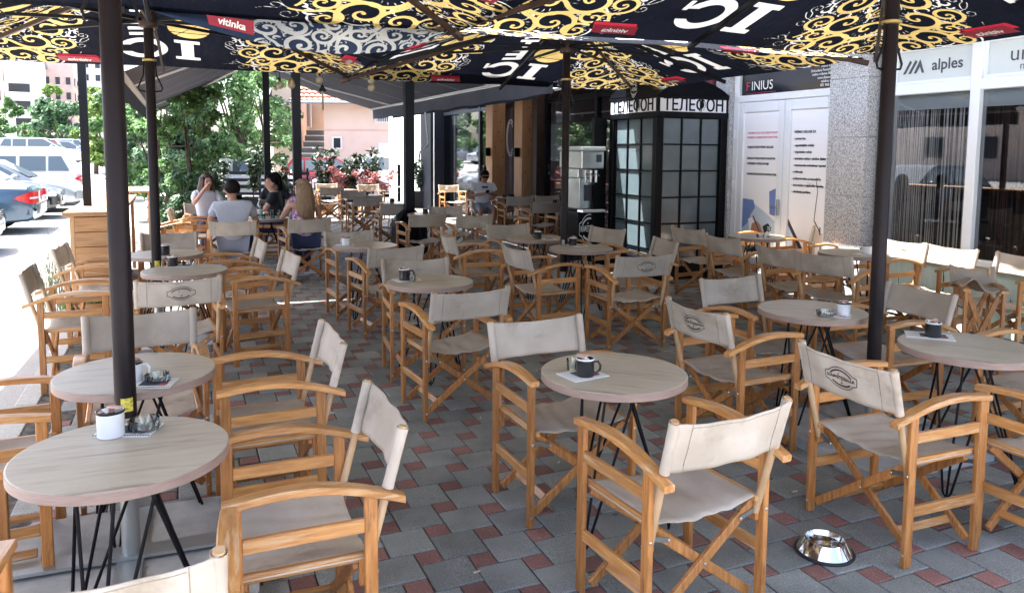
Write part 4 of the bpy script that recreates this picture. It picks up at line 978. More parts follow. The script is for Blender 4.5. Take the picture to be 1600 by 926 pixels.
booklet(.325, 3.375, .55, .19, .15, 'white leaflet with red print under the black mug'); mug(.335, 3.36, -.15, 'b', 'black mug with white rim and brown sachets near dog bowl', s=.98); tumbler(.283, 3.45, 'small clear glass behind the black mug', .026, .055)
booklet(2.015, 4.70, -.5, .21, .14, 'booklet under glass ashtray and white mug'); mug(2.075, 4.69, 1.8, 'w', 'white mug beside the pink sachet', s=.95); ashtray(1.955, 4.675, 'glass ashtray beside the white mug and pink sachet', .05)
m = MB(); m.box((0, 0, .004), (.035, .02, .008), None, .003); tag(m.build('sachet', 'sachet_pink', None, False, (2.01, 4.64, ZT + .0045)), 'pink sachet between ashtray and white mug', 'sachet')
booklet(2.33, 4.17, -.4, .24, .16, 'pale booklet under the lone black mug'); mug(2.335, 4.145, 1.6, 'b', 'lone black mug on pale booklet by the shop pole', s=.98)
mug(.655, 8.11, 2, 'b', 'black mug on the table at the umbrella pole by ice machine'); tumbler(.55, 8.10, 'clear glass at the umbrella pole by ice machine', .03, .06); booklet(.72, 8.08, .5, .16, .12, 'folded napkin at the umbrella pole by ice machine')
mug(.30, 8.72, 3.2, 'b', 'black mug with foam behind the umbrella pole'); booklet(.42, 8.70, .2, .16, .12, 'napkins beside the foam topped black mug')
t_ = MB(); t_.lathe([(.001, 0), (.032, .001), (.004, .006), (.004, .06), (.03, .075), (.034, .12), (.032, .12), (.028, .078), (.001, .066)], 20)
tag(t_.build('stemmed_glass', 'clear_glass', None, True, (3.08, 9.10, ZT)), 'stemmed glass on the table before the office door', 'glass')
ashtray(2.97, 9.05, 'glass ashtray before the office door', .045)
booklet(3.56, 7.60, .3, .2, .13, 'pale green napkin on the sunlit table'); mug(3.575, 7.61, 2.8, 'w', 'pale cup on the sunlit table by the granite pillar', False)
mug(-3.2, 16.7, 1, 'b', 'small black mug before the red flowers', False); mug(-2.28, 14.42, 1, 'b', 'black mug left of the pyramid based post', False); mug(-1.37, 12.0, 0, 'b', 'black mug behind the pyramid based post', False)
mug(.82, 14.6, 0, 'b', 'black mug beside the far umbrella pole', False)
m = MB(); m.box((0, 0, .02), (.26, .16, .04), None, .015); m.box((.05, .02, .05), (.14, .10, .03), None, .01); tag(m.build('black_bag', 'rubber', None, False, (-.08, 16.55, ZT)), 'small black bag on the table of the man in white t-shirt', 'bag')
# bottle and glasses of the group
bo = thing('water_bottle', 'tall pale green water bottle on the group table', 'bottle', (-3.67, 11.05, ZT))
m = MB(); m.lathe([(.001, 0), (.038, .002), (.040, .02), (.040, .16), (.034, .20), (.016, .235), (.014, .27)], 20); m.build('body', 'water_glass', bo, True)
m = MB(); m.lathe([(.0165, .265), (.0165, .29), (.001, .291)], 14); m.build('cap', 'paper', bo, True)
m = MB(); m.lathe([(.0405, .06), (.0405, .13)], 20); m.build('paper_label', 'frost_sign', bo, True)
tumbler(-3.46, 10.98, 'tall glass beside the water bottle', .032, .13, 'water_glass'); tumbler(-3.40, 11.10, 'second tall glass near the long haired woman', .032, .12, 'clear_glass'); tumbler(-3.58, 10.92, 'short glass in front of the water bottle', .034, .08, 'water_glass')
# steel dog bowl
db = thing('dog_bowl', 'stainless steel dog bowl with black rubber foot on the pavers', 'bowl', (1.40, 3.24, 0.001))
m = MB(); m.lathe([(.118, .010), (.088, .060), (.085, .063), (.081, .062), (.074, .044), (.066, .018), (.001, .014)], 40); m.build('bowl', 'bowl_steel', db, True)
m = MB(); m.lathe([(.001, .0), (.126, .0), (.128, .005), (.124, .011), (.117, .012)], 40); m.build('rubber_foot', 'rubber', db, True)
m = MB(); m.lathe([(.070, .040), (.001, .040)], 32); m.build('water', 'clear_glass', db, True)
# ---------------------------------------------------------------- printed umbrella fabric
EZ, AZ, HS = 2.635, 3.285, 2.075
SL = math.hypot(HS, AZ - EZ)
def canopy_mat(name, dark, gloss, yel, whi, red, tr):
    m, nt, b, out = new_mat(name); N, L = nt.nodes, nt.links
    def mask(attr):
        a = N.new('ShaderNodeAttribute'); a.attribute_name = attr
        r = N.new('ShaderNodeMapRange'); r.inputs['From Min'].default_value = .0016; r.inputs['From Max'].default_value = -.0016
        L.new(a.outputs['Fac'], r.inputs['Value']); return r.outputs[0]
    prev = None
    for attr, c in (('dw', whi), ('dy', yel), ('dr', red)):
        mx = N.new('ShaderNodeMixRGB'); L.new(mask(attr), mx.inputs[0])
        if prev is None: mx.inputs[1].default_value = rgb(dark)
        else: L.new(prev, mx.inputs[1])
        mx.inputs[2].default_value = rgb(c); prev = mx.outputs[0]
    tc = N.new('ShaderNodeTexCoord'); nz = N.new('ShaderNodeTexNoise'); nz.inputs['Scale'].default_value = 2.2; nz.inputs['Detail'].default_value = 5; L.new(tc.outputs['Object'], nz.inputs['Vector'])
    mr = N.new('ShaderNodeMapRange'); mr.inputs['From Min'].default_value = .3; mr.inputs['From Max'].default_value = .7; mr.inputs['To Min'].default_value = .62; mr.inputs['To Max'].default_value = 1.12; L.new(nz.outputs['Fac'], mr.inputs['Value'])
    hs = N.new('ShaderNodeHueSaturation'); L.new(prev, hs.inputs['Color']); L.new(mr.outputs[0], hs.inputs['Value']); prev = hs.outputs[0]
    mp = N.new('ShaderNodeMapping'); mp.inputs['Scale'].default_value = (5, 1.6, 1.6); L.new(tc.outputs['Object'], mp.inputs['Vector'])
    n2 = N.new('ShaderNodeTexNoise'); n2.inputs['Scale'].default_value = 2.0; n2.inputs['Detail'].default_value = 3; L.new(mp.outputs[0], n2.inputs['Vector'])
    bp = N.new('ShaderNodeBump'); bp.inputs['Strength'].default_value = .5; bp.inputs['Distance'].default_value = .06; L.new(n2.outputs['Fac'], bp.inputs['Height']); L.new(bp.outputs[0], b.inputs['Normal'])
    L.new(prev, b.inputs['Base Color']); b.inputs['Roughness'].default_value = .8; b.inputs['Specular IOR Level'].default_value = .03
    t = N.new('ShaderNodeBsdfTranslucent'); L.new(prev, t.inputs['Color'])
    s = N.new('ShaderNodeMixShader'); s.inputs[0].default_value = tr
    L.new(b.outputs[0], s.inputs[1]); L.new(t.outputs[0], s.inputs[2]); L.new(s.outputs[0], out.inputs['Surface'])
canopy_mat('umbrella_fabric', (0.006, 0.0075, 0.013), .2, (0.56, 0.415, 0.155), (0.58, 0.58, 0.58), (0.36, 0.02, 0.04), .11)
canopy_mat('flap_fabric', (0.035, 0.055, 0.11), .2, (0.66, 0.70, 0.74), (0.66, 0.70, 0.74), (0.50, 0.06, 0.12), .3)
class Sdf:
    def __init__(s, A, B):
        s.A, s.B = A, B; s.d = {k: np.full(A.shape, .5, np.float32) for k in ('dy', 'dw', 'dr')}
    def seg(s, k, p, q, w0, w1):
        mrg = max(w0, w1) + .03
        lo, hi = min(p[1], q[1]) - mrg, max(p[1], q[1]) + mrg
        rows = np.where((s.B[:, 0] >= lo) & (s.B[:, 0] <= hi))[0]
        if len(rows) == 0: return
        r0, r1 = rows[0], rows[-1] + 1
        Asub = s.A[r0]; cols = np.where((s.A[r0:r1].max(0) >= min(p[0], q[0]) - mrg) & (s.A[r0:r1].min(0) <= max(p[0], q[0]) + mrg))[0]
        if len(cols) == 0: return
        c0, c1 = cols[0], cols[-1] + 1
        a, b = s.A[r0:r1, c0:c1], s.B[r0:r1, c0:c1]
        dx, dy = q[0] - p[0], q[1] - p[1]; L2 = dx * dx + dy * dy + 1e-12
        t = np.clip(((a - p[0]) * dx + (b - p[1]) * dy) / L2, 0, 1)
        d = np.hypot(a - p[0] - t * dx, b - p[1] - t * dy) - (w0 + (w1 - w0) * t)
        D = s.d[k]; D[r0:r1, c0:c1] = np.minimum(D[r0:r1, c0:c1], d)
    def line(s, k, pts, w):
        n = len(pts)
        for i in range(n - 1):
            if callable(w): s.seg(k, pts[i], pts[i + 1], w(i / (n - 1)), w((i + 1) / (n - 1)))
            else: s.seg(k, pts[i], pts[i + 1], w, w)
    def box(s, k, cx, cy, hx, hy):
        d = np.maximum(np.abs(s.A - cx) - hx, np.abs(s.B - cy) - hy); s.d[k] = np.minimum(s.d[k], d)
    def poly(s, k, pts):
        d = np.full(s.A.shape, -9.0)                                 # convex, counter-clockwise
        for (x0, y0), (x1, y1) in zip(pts, pts[1:] + pts[:1]):
            L = math.hypot(x1 - x0, y1 - y0); nx, ny = (y1 - y0) / L, -(x1 - x0) / L
            d = np.maximum(d, (s.A - x0) * nx + (s.B - y0) * ny)
        s.d[k] = np.minimum(s.d[k], d)
    def cut(s, k, d): s.d[k] = np.maximum(s.d[k], -d)
def spiral(c, r, a0, hand, turns=1.45, tail=1.0, n=26):
    pts = []
    for i in range(n):
        q = i / (n - 1); th = a0 + hand * turns * 2 * PI * q; rad = r * (1 - q) ** .85 + r * .12
        pts.append((c[0] + rad * math.cos(th), c[1] + rad * math.sin(th)))
    # sweeping tail
    tx, ty = -math.sin(a0) * hand, math.cos(a0) * hand
    pre = []
    for i in range(8, 0, -1):
        q = i / 8 * tail
        pre.append((pts[0][0] - tx * r * q * 1.1 + math.cos(a0) * r * .45 * q * q, pts[0][1] - ty * r * q * 1.1 + math.sin(a0) * r * .45 * q * q))
    return pre + pts
def scroll_fill(S, xf, inside, seed, ky='dy', kw='dw', nb=420):
    """pack scrolls of falling size into a region; xf maps motif space to panel space"""
    r = random.Random(seed); done = []
    for size, tries, k in ((.165, 70, 'Y'), (.115, 200, 'Y'), (.080, 300, 'Y'), (.050, 420, 'w'), (.034, 800, 'w'), (.022, 900, 'w'), (.012, 900, 'd')):
        for _ in range(tries):
            p = (r.uniform(0, 2.2), r.uniform(0, 1.1))
            if not inside(p, size): continue
            if any((p[0] - q[0]) ** 2 + (p[1] - q[1]) ** 2 < (.88 * (size + q[2])) ** 2 for q in done): continue
            done.append((p[0], p[1], size)); a = r.uniform(0, 2 * PI); hd = r.choice((-1, 1))
            if k in 'Yy':
                w = size * .080 + .002
                S.line(ky, [xf(q) for q in spiral(p, size, a, hd, r.uniform(1.15, 1.6), r.uniform(.7, 1.5))], lambda t, w=w: w * (.45 + .95 * math.sin(PI * min(1, t * .8 + .18))))
                e = (p[0], p[1]); S.seg(ky, xf(e), xf(e), w * 1.15, w * 1.15)
                if k == 'Y':                                         # white hatching inside the turn
                    for i in range(7):
                        g = a + i * .42; r0, r1 = size * .62, size * .84
                        S.line(kw, [xf((p[0] + r0 * math.cos(g), p[1] + r0 * math.sin(g))), xf((p[0] + r1 * math.cos(g + .12), p[1] + r1 * math.sin(g + .12)))], .0045)
                    S.line(kw, [xf((p[0] + size * 1.14 * math.cos(a + hd * t_ * .3 + 2), p[1] + size * 1.14 * math.sin(a + hd * t_ * .3 + 2))) for t_ in range(6)], lambda t: .007 * math.sin(PI * t) + .002)
            elif k == 'w':
                S.line(kw, [xf(q) for q in spiral(p, size * .9, a, hd, .62, .6, 10)], lambda t, z=size: z * (.07 + .17 * math.sin(PI * t)))
            else:
                S.seg(kw, xf(p), xf(p), .0055, .0055)
def make_panel():
    NI, NJ = 330, 172
    b = np.linspace(0, SL * .985, NJ); hw = HS * (1 - b / SL)
    A = np.linspace(-1, 1, NI)[None, :] * hw[:, None]; B = np.repeat(b[:, None], NI, 1)
    S = Sdf(A, B); hl = math.hypot(HS, SL); dh = (-HS / hl, SL / hl); nh = (-SL / hl, -HS / hl)
    for mir in (1, -1):
        def xf(p, mir=mir): return (mir * (HS + dh[0] * p[0] + nh[0] * p[1]), dh[1] * p[0] + nh[1] * p[1])
        def ins(p, z):
            q = xf(p, )
            if q[1] < z * .5 - .03 or p[1] < z * .55 - .02: return False
            lim = .86 if p[0] < .55 else .86 * max(0, 1 - (p[0] - .55) / 1.62) ** .75
            return p[1] + z * .6 < lim and abs(q[0]) > .50 and p[0] < 2.1
        scroll_fill(S, xf, ins, 5)
        # wispy white curls at the motif's edge
        rw = random.Random(9)
        for s0, t0, sz in ((.50, .98, .07), (.62, 1.0, .05), (.95, .80, .07), (1.10, .78, .045), (1.30, .60, .06), (1.5, .47, .05), (.34, .98, .05), (1.8, .27, .05)):
            S.line('dw', [xf(q) for q in spiral((s0, t0), sz, rw.uniform(0, 6), rw.choice((-1, 1)), 1.3, 1.8)], lambda t: .0038)
    # big letters (read from outside), lemon and brand tag
    W = 'dw'
    def I(cx, b0, h, w=.062, sr=.125, st=.036):
        S.box(W, cx, b0 + h / 2, w, h / 2); S.box(W, cx, b0 + st, sr, st); S.box(W, cx, b0 + h - st, sr, st)
    I(-.27, .24, .50)
    cx, cy, R0, R1 = .16, .49, .255, .155
    dist = np.hypot((S.A - cx) / .92, S.B - cy); ring = np.maximum(dist - R0, R1 - dist)
    gap = np.maximum(np.abs(S.B - cy) - .085, cx - S.A); ring = np.maximum(ring, -gap); S.d[W] = np.minimum(S.d[W], ring.astype(np.float32))
    S.box(W, cx + .235, cy + .135, .022, .075)
    # E above the C
    S.box(W, .06, .97, .045, .15)
    for q in (.845, .97, 1.095): S.box(W, .15, q, .115, .032)
    # T and A smaller
    S.box(W, .10, 1.27, .035, .10); S.box(W, .10, 1.35, .115, .028)
    for sgn in (-1, 1): S.line(W, [(.08 + sgn * .09, 1.42), (.08, 1.60)], .026)
    S.box(W, .08, 1.48, .06, .016)
    # lemon with a notch
    d = np.hypot((S.A + .30) / 1.0, (S.B - 1.02) / 1.05) - .20; d = np.maximum(d, -(np.abs(S.A + .30 + (S.B - 1.02) * .8) - .008)); d = np.maximum(d, -(np.abs(S.B - .93) - .008))
    S.d['dy'] = np.minimum(S.d['dy'], d.astype(np.float32))
    S.poly('dr', [(.60, .155), (.97, .155), (1.01, .275), (.64, .275)])
    for k in ('dw', 'dy'):                                           # nothing printed under the tag
        m_ = np.maximum(np.abs(S.A - .80) - .22, np.abs(S.B - .215) - .075); S.d[k] = np.maximum(S.d[k], -m_).astype(np.float32)
    sag = .045 * np.abs(np.sin(PI * A / np.maximum(hw[:, None], 1e-6))) * np.sin(PI * np.clip(B / SL * .9 + .1, 0, 1)) * hw[:, None] / HS
    X = np.stack([A, -HS + B * HS / SL, EZ + B * (AZ - EZ) / SL - sag], -1).reshape(-1, 3)
    idx = np.arange(NI * NJ).reshape(NJ, NI)
    F = np.stack([idx[:-1, :-1], idx[:-1, 1:], idx[1:, 1:], idx[1:, :-1]], -1).reshape(-1, 4)
    me = bpy.data.meshes.new('canopy_panel'); me.from_pydata(X.tolist(), [], F.tolist()); me.materials.append(MATS['umbrella_fabric'])
    for k in ('dy', 'dw', 'dr'):
        at = me.attributes.new(k, 'FLOAT', 'POINT'); at.data.foreach_set('value', S.d[k].ravel().astype(np.float32))
    me.polygons.foreach_set('use_smooth', [True] * len(F)); me.update()
    return me
panel_me = make_panel()
tag_me = map_mesh(T_TAG, lambda x, y, z: (.80 + x * .82, -HS + (.212 + y * .82) * HS / SL, EZ + (.212 + y * .82) * (AZ - EZ) / SL - .052))
M('tag_red', (0.30, 0.018, 0.04), .7)
qm = MB()
def tq(a, b, dz=.048): return (a, -HS + b * HS / SL, EZ + b * (AZ - EZ) / SL - dz)
qm.add([tq(.595, .15), tq(.975, .15), tq(1.015, .28), tq(.635, .28), tq(.595, .15, .046), tq(.975, .15, .046), tq(1.015, .28, .046), tq(.635, .28, .046)], [(3, 2, 1, 0), (4, 5, 6, 7), (0, 1, 5, 4), (1, 2, 6, 5), (2, 3, 7, 6), (3, 0, 4, 7)])
tagq_me = qm.mesh('brand_tag', 'tag_red')
def make_umbrella():
    t = thing('parasol', 'x', 'parasol')
    m = MB(); m.lathe([(.041, .44), (.041, AZ + .05), (.02, AZ + .08), (.001, AZ + .08)], 20); m.build('pole', 'pole_brown', t, True)
    m = MB(); m.lathe([(.036, .04), (.036, .46)], 20); m.build('lower_tube', 'pole_silver', t, True)
    m = MB(); m.sheet(lambda a, b: (math.cos(-1.9 + 1.1 * a) * .0428, math.sin(-1.9 + 1.1 * a) * .0428, .70 + .055 * b), 8, 1); m.build('sticker', 'sticker_yellow', t, True)
    m = MB(); m.lathe([(.041, 2.80), (.075, 2.81), (.080, 2.90), (.06, 2.95), (.041, 2.96)], 16); m.build('runner', 'rib_brown', t, True)
    m = MB(); m.lathe([(.041, AZ - .13), (.09, AZ - .12), (.09, AZ - .05), (.041, AZ - .03)], 16); m.build('crown_hub', 'rib_brown', t, True)
    m = MB(); m.lathe([(.0425, 2.515), (.058, 2.52), (.058, 2.535), (.0425, 2.54)], 18); m.build('ring', 'brass', t, True)
    for k in range(4):
        put('canopy_panel', panel_me, t, None, (0, 0, k * PI / 2)) if k else put('canopy_panel', panel_me, t)
    for p in [c for c in t.children if c.name.startswith('canopy_panel')]:
        put('brand_tag', tagq_me, p); put('brand_lettering', tag_me, p)
    for k in range(8):
        a = k * PI / 4 + PI / 4; L = HS * math.sqrt(2) if k % 2 == 0 else HS
        d = Vector((math.cos(a), math.sin(a), 0)); drop = .045 if k % 2 == 0 else .065
        e = d * (L - .01) + Vector((0, 0, EZ - drop + .01)); s0 = d * .07 + Vector((0, 0, AZ - drop - .05))
        m = MB(); m.bar(s0, e, .026, .042, bv=.003); m.build('rib', 'rib_brown' if k % 2 == 0 else 'black_iron', t)
        mid = s0.lerp(e, .50); m = MB(); m.bar(d * .06 + Vector((0, 0, 2.87)), mid - Vector((0, 0, .02)), .016, .028); m.build('strut', 'black_iron', t)
        if k % 2 == 0:
            m = MB(); m.bar(e - d * .10 - Vector((0, 0, -.022)), e + d * .035 - Vector((0, 0, .012)), .045, .05, bv=.006); m.build('rib_end', 'rib_brown', t)
    for s in (-1, 1):
        m = MB(); m.tube([(s * .046, 0, 2.54), (s * .052, 0, 2.40), (s * .098, 0, 2.29), (s * .090, 0, 2.262), (s * .03, .02, 2.255)], .0075, 6); m.build('handle', 'black_iron', t, True)
    m = MB(); m.box((0, 0, .07), (.10, .90, .014)); m.box((0, 0, .085), (.90, .10, .014)); m.build('cross_foot', 'pole_silver', t)
    for sx in (-1, 1):
        for sy in (-1, 1):
            m = MB(); n = 6; R_ = .07; h = .485; pts = []
            for i in range(n + 1): g = PI / 2 * i / n; pts.append((h - R_ + R_ * math.cos(g), h - R_ + R_ * math.sin(g)))
            poly = [(.012, .012), (h, .012)] + pts + [(.012, h)]
            poly = [(x * sx, y * sy) for x, y in poly]
            if sx * sy < 0: poly.reverse()
            m.prism(poly, .001, .062); m.build('base_slab', 'concrete', t)
    return t
umb = make_umbrella()
UMB = [((-1.575, 3.035), 'black printed parasol whose brown pole stands between the two white mug tables'), ((2.2125, 4.55), 'black printed parasol with loop handles beside the alples window'),
       ((.575, 8.33), 'black printed parasol whose pole stands by the ice machine table'), ((-3.20, 6.80), 'black printed parasol with its pole by the yellow stickered table near the counter')]
rotu = math.radians(21.3)
for i, ((x, y), lb) in enumerate(UMB):
    o = umb if i == 0 else dup(umb, (x, y, 0), rotu)
    o.location = (x, y, 0); o.rotation_euler = (0, 0, rotu); o['label'] = lb; o['group'] = 'printed cafe parasols'
    for c in list(o.children):
        if c.name.startswith('sticker') and i in (1, 2): bpy.data.objects.remove(c); continue
        if c.name.split('.')[0] in ('canopy_panel', 'rib', 'rib_end') and i in (1, 3): c.location.z = .045
# drooping fabric flap on the far edge of the first parasol
def make_flap(parent):
    L0, L1, NI, NJ = -1.98, 0.0, 240, 24
    s = np.linspace(0, 1, NI); drop = .215 * np.sin(PI * np.clip(s ** .8, 0, 1)) ** .9
    A = np.repeat((L0 + (L1 - L0) * s)[None], NJ, 0); q = np.linspace(0, 1, NJ)[:, None]; B = q * drop[None]
    Af, Bf = np.repeat(np.linspace(0, 1.98, NI)[None], NJ, 0), np.repeat(np.linspace(0, .26, NJ)[:, None], NI, 1)
    S = Sdf(Af, B)
    r = random.Random(4); S.B = np.repeat(np.linspace(0, .26, NJ)[:, None], NI, 1)
    scroll_fill(S, lambda p: (p[0] * .9 + .06, p[1] * .7 - .06), lambda p, z: z < .14 and p[0] < 1.35 and p[1] < .5, 12)
    X = np.stack([-A, HS + .004 - .05 * q * np.ones_like(A) - .03 * np.sin(PI * q) + 0 * A, EZ - B], -1).reshape(-1, 3)
    idx = np.arange(NI * NJ).reshape(NJ, NI); F = np.stack([idx[:-1, :-1], idx[:-1, 1:], idx[1:, 1:], idx[1:, :-1]], -1).reshape(-1, 4)
    me = bpy.data.meshes.new('fabric_flap'); me.from_pydata(X.tolist(), [], F.tolist()); me.materials.append(MATS['flap_fabric'])
    for k in ('dy', 'dw', 'dr'):
        at = me.attributes.new(k, 'FLOAT', 'POINT'); at.data.foreach_set('value', S.d[k].ravel().astype(np.float32))
    me.polygons.foreach_set('use_smooth', [True] * len(F)); o = put('fabric_flap', me, parent)
    qb = MB(); yy = HS - .056
    q4 = [(.34, EZ - .012), (.63, EZ - .030), (.63, EZ - .125), (.355, EZ - .072)]
    qb.add([(x, yy, z) for x, z in q4] + [(x, yy + .002, z) for x, z in q4], [(0, 1, 2, 3), (7, 6, 5, 4), (0, 4, 5, 1), (1, 5, 6, 2), (2, 6, 7, 3), (3, 7, 4, 0)])
    qb.build('brand_tag', 'tag_red', o)
    put('brand_lettering', map_mesh(T_TAG, lambda x, y, z: (.492 + x * .62, yy - .003, EZ - .060 - x * .13 + y * .62)), o)
    return o
make_flap(umb)
# ---------------------------------------------------------------- awning with two wings behind the parasols
aw = thing('double_awning', 'grey two winged cloth awning with pale front bars over far seats', 'awning')
RU, RZh = 1.6, 3.78
for nm, bu, v0, v1, bz in (('right_wing', 4.60, 9.3, 19.8, 2.80), ('left_wing', -.58, 9.7, 19.6, 2.60)):
    def cl(a, b, bu=bu, v0=v0, v1=v1, bz=bz):
        v = v0 + (v1 - v0) * a; u = RU + (bu - RU) * b
        return C3(u, v, RZh + (bz - RZh) * b - .05 * math.sin(PI * b) - .02 * math.sin(PI * ((a * 5) % 1)) * math.sin(PI * b))
    m = MB(); m.sheet(cl, 40, 14, (0, 0, -.004)); wg = m.build('awning_cloth', 'awning_grey', aw, True)
    for i in range(1, 6):
        m = MB(); q = i / 6; m.sheet(lambda a, b, q=q: Vector(cl(q + (a - .5) * .004, b)) - Vector((0, 0, .008)), 1, 14, (0, 0, -.002)); m.build('seam', 'awning_stripe', wg)
    m = MB(); m.bar(C3(bu, v0, bz), C3(bu, v1, bz), .07, .06, bv=.01); m.build('front_bar', 'bar_white', aw)
    m = MB(); m.sheet(lambda a, b: C3(bu - (.03 if bu < 0 else -.03), v0 + (v1 - v0) * a, bz - .03 - .24 * b + .012 * math.sin(a * 40) * b), 60, 3, (0, .003, 0)); m.build('valance', 'awning_grey', aw)
    for a in (.2, .8):
        v = v0 + (v1 - v0) * a; m = MB(); m.tube([C3(RU, v, RZh - .1), C3((RU + bu) / 2, v + .5, (RZh + bz) / 2 - .1), C3(bu, v, bz - .01)], .022, 6); m.build('folding_arm', 'bar_white', aw)
m = MB(); m.bar(C3(RU, 9.5, RZh + .05), C3(RU, 19.8, RZh + .05), .16, .12); m.build('ridge_beam', 'anthracite', aw)
for v in (11.75, 16.0): m = MB(); ubox(m, RU - .06, RU + .06, v - .06, v + .06, 0, RZh); m.build('post', 'anthracite', aw)
sa = thing('shop_awning', 'dark navy cloth awning reaching out from the coffee shop wall', 'awning')
def scl(a, b): return C3(7.02 + (4.74 - 7.02) * b, 9.95 + (18.0 - 9.95) * a, 3.14 + (2.74 - 3.14) * b - .04 * math.sin(PI * b))
m = MB(); m.sheet(scl, 24, 12, (0, 0, -.004)); m.build('awning_cloth', 'awning_dark', sa, True)
m = MB(); m.bar(C3(4.72, 9.95, 2.73), C3(4.72, 18.0, 2.73), .05, .06, bv=.01); m.build('front_bar', 'bar_white', sa)
m = MB(); m.sheet(lambda a, b: C3(4.685, 9.95 + 8.05 * a, 2.70 - .20 * b), 30, 2, (0, .003, 0)); m.build('valance', 'awning_dark', sa)
for q in range(5): m = MB(); m.tube([C3(4.70, 10.6 + q * 1.7, 2.70), C3(4.70, 10.6 + q * 1.7, 2.62)], .008, 5); m.build('hook', 'bar_white', sa)
# tall post on pyramid based box
tp = thing('tall_post', 'tall dark grey square post on black pyramid topped base', 'post', (-1.70, 12.55, 0), TH)
m = MB(); m.box((0, 0, 2.6), (.15, .15, 4.2), None, .006); m.build('shaft', 'anthracite', tp)
m = MB(); m.add([(-.24, -.24, 0), (.24, -.24, 0), (.24, .24, 0), (-.24, .24, 0), (-.24, -.24, .60), (.24, -.24, .60), (.24, .24, .60), (-.24, .24, .60), (-.08, -.08, .78), (.08, -.08, .78), (.08, .08, .78), (-.08, .08, .78)],
             [(0, 1, 5, 4), (1, 2, 6, 5), (2, 3, 7, 6), (3, 0, 4, 7), (4, 5, 9, 8), (5, 6, 10, 9), (6, 7, 11, 10), (7, 4, 8, 11), (8, 9, 10, 11)]); m.build('base', 'black_paint', tp)
for loc, lb in (((-5.00, 8.95), 'slim dark post standing at the wooden counter end'), ((-6.35, 12.45), 'slim dark post further along behind the brown pole')):
    m = MB(); m.box((0, 0, 1.45), (.085, .085, 2.9), None, .004); m.box((0, 0, .01), (.2, .2, .02)); o = m.build('slim_post', 'anthracite', None, False, (loc[0], loc[1], 0)); o.rotation_euler = (0, 0, TH); tag(o, lb, 'post')
m = MB(); m.tube([(-1.85, 16.0, 2.80), (-1.70, 15.4, 1.95), (-1.70, 15.4, 1.85), (-1.86, 15.35, 1.72), (-1.88, 15.35, 1.5)], .018, 8); tag(m.build('crank_rod', 'bar_white', None, True), 'thin pale crank rod hanging from the awning bar', 'rod')
# pendant bulbs
for i, (x, y, z, kd) in enumerate(((-3.33, 11.0, 2.68, 0), (-3.22, 11.2, 2.70, 1), (-2.78, 11.1, 2.86, 0), (-2.76, 11.0, 2.76, 0), (-2.72, 11.0, 2.58, 2), (-2.02, 11.0, 2.76, 1), (-2.03, 11.05, 2.66, 0))):
    t = thing('pendant_lamp', ('clear bulb hanging on a cord under the awning', 'brass capped bulb hanging under the awning', 'slim glass tube lamp hanging under the awning')[kd], 'lamp', (x, y, z), 0, 'pendant lamps under the awning')
    m = MB(); m.tube([(0, 0, .08), (0, 0, 3.72 - z)], .004, 5); m.build('cord', 'black_iron', t)
    m = MB(); m.lathe([(.018, .05), (.045, .04), (.05, .0), (.018, .085)] if kd else [(.016, .04), (.018, .09), (.005, .10)], 12); m.build('cap', 'brass' if kd == 1 else 'black_iron', t, True)
    if kd == 2: m = MB(); m.lathe([(.015, .04), (.015, -.26), (.001, -.27)], 10)
    else: m = MB(); m.ball((0, 0, -.02), .055, 14, 9)
    m.build('bulb', 'bulb', t, True)
# ---------------------------------------------------------------- plank counters at the kerb
def counter(name, label, u0, u1, v0, v1, H, n):
    t = thing(name, label, 'counter')
    m = MB(); ubox(m, u0 - .06, u1 + .04, v0 - .06, v1 + .04, H, H + .045, bv=.006); m.build('top', 'pine_board', t)
    hz = (H - .06) / n
    for i in range(n):
        m = MB(); ubox(m, u0 + .045, u1 - .045, v0 + rr.uniform(-.002, .002), v0 + .024, .05 + i * hz + .003, .05 + (i + 1) * hz - .003, bv=.003); m.build('board', 'pine_board', t)
        m = MB(); ubox(m, u0, u0 + .024, v0 + .045, v1 - .045, .05 + i * hz + .003, .05 + (i + 1) * hz - .003, bv=.003); m.build('board', 'pine_board', t)
    for a in (u0, u1 - .045):
        for b in (v0, v1 - .045): m = MB(); ubox(m, a, a + .045, b, b + .045, 0, H - .001, bv=.004); m.build('corner_post', 'pine', t)
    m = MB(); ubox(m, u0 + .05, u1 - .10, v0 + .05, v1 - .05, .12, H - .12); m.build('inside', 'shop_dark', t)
    return t
counter('plank_counter', 'honey pine plank counter with lit top at the kerb', -1.10, -.64, 9.25, 12.4, 1.03, 6)
hb = thing('high_table', 'thin topped high pine table beyond the plank counter', 'table')
m = MB(); ubox(m, -1.0, -.45, 14.3, 15.9, 1.0, 1.035, bv=.005); m.build('top', 'pine_board', hb)
for a_ in (-.96, -.53):
    for b_ in (14.36, 15.8): m = MB(); ubox(m, a_, a_ + .05, b_, b_ + .05, 0, .999); m.build('leg', 'pine', hb)
m = MB(); m.lathe([(.001, 0), (.04, 0), (.04, .09), (.036, .09), (.036, .01)], 14); tag(m.build('candle_cup', 'ceramic_black', None, True, C3(-.80, 10.6, 1.076)), 'small black cup on the lit plank counter', 'cup')
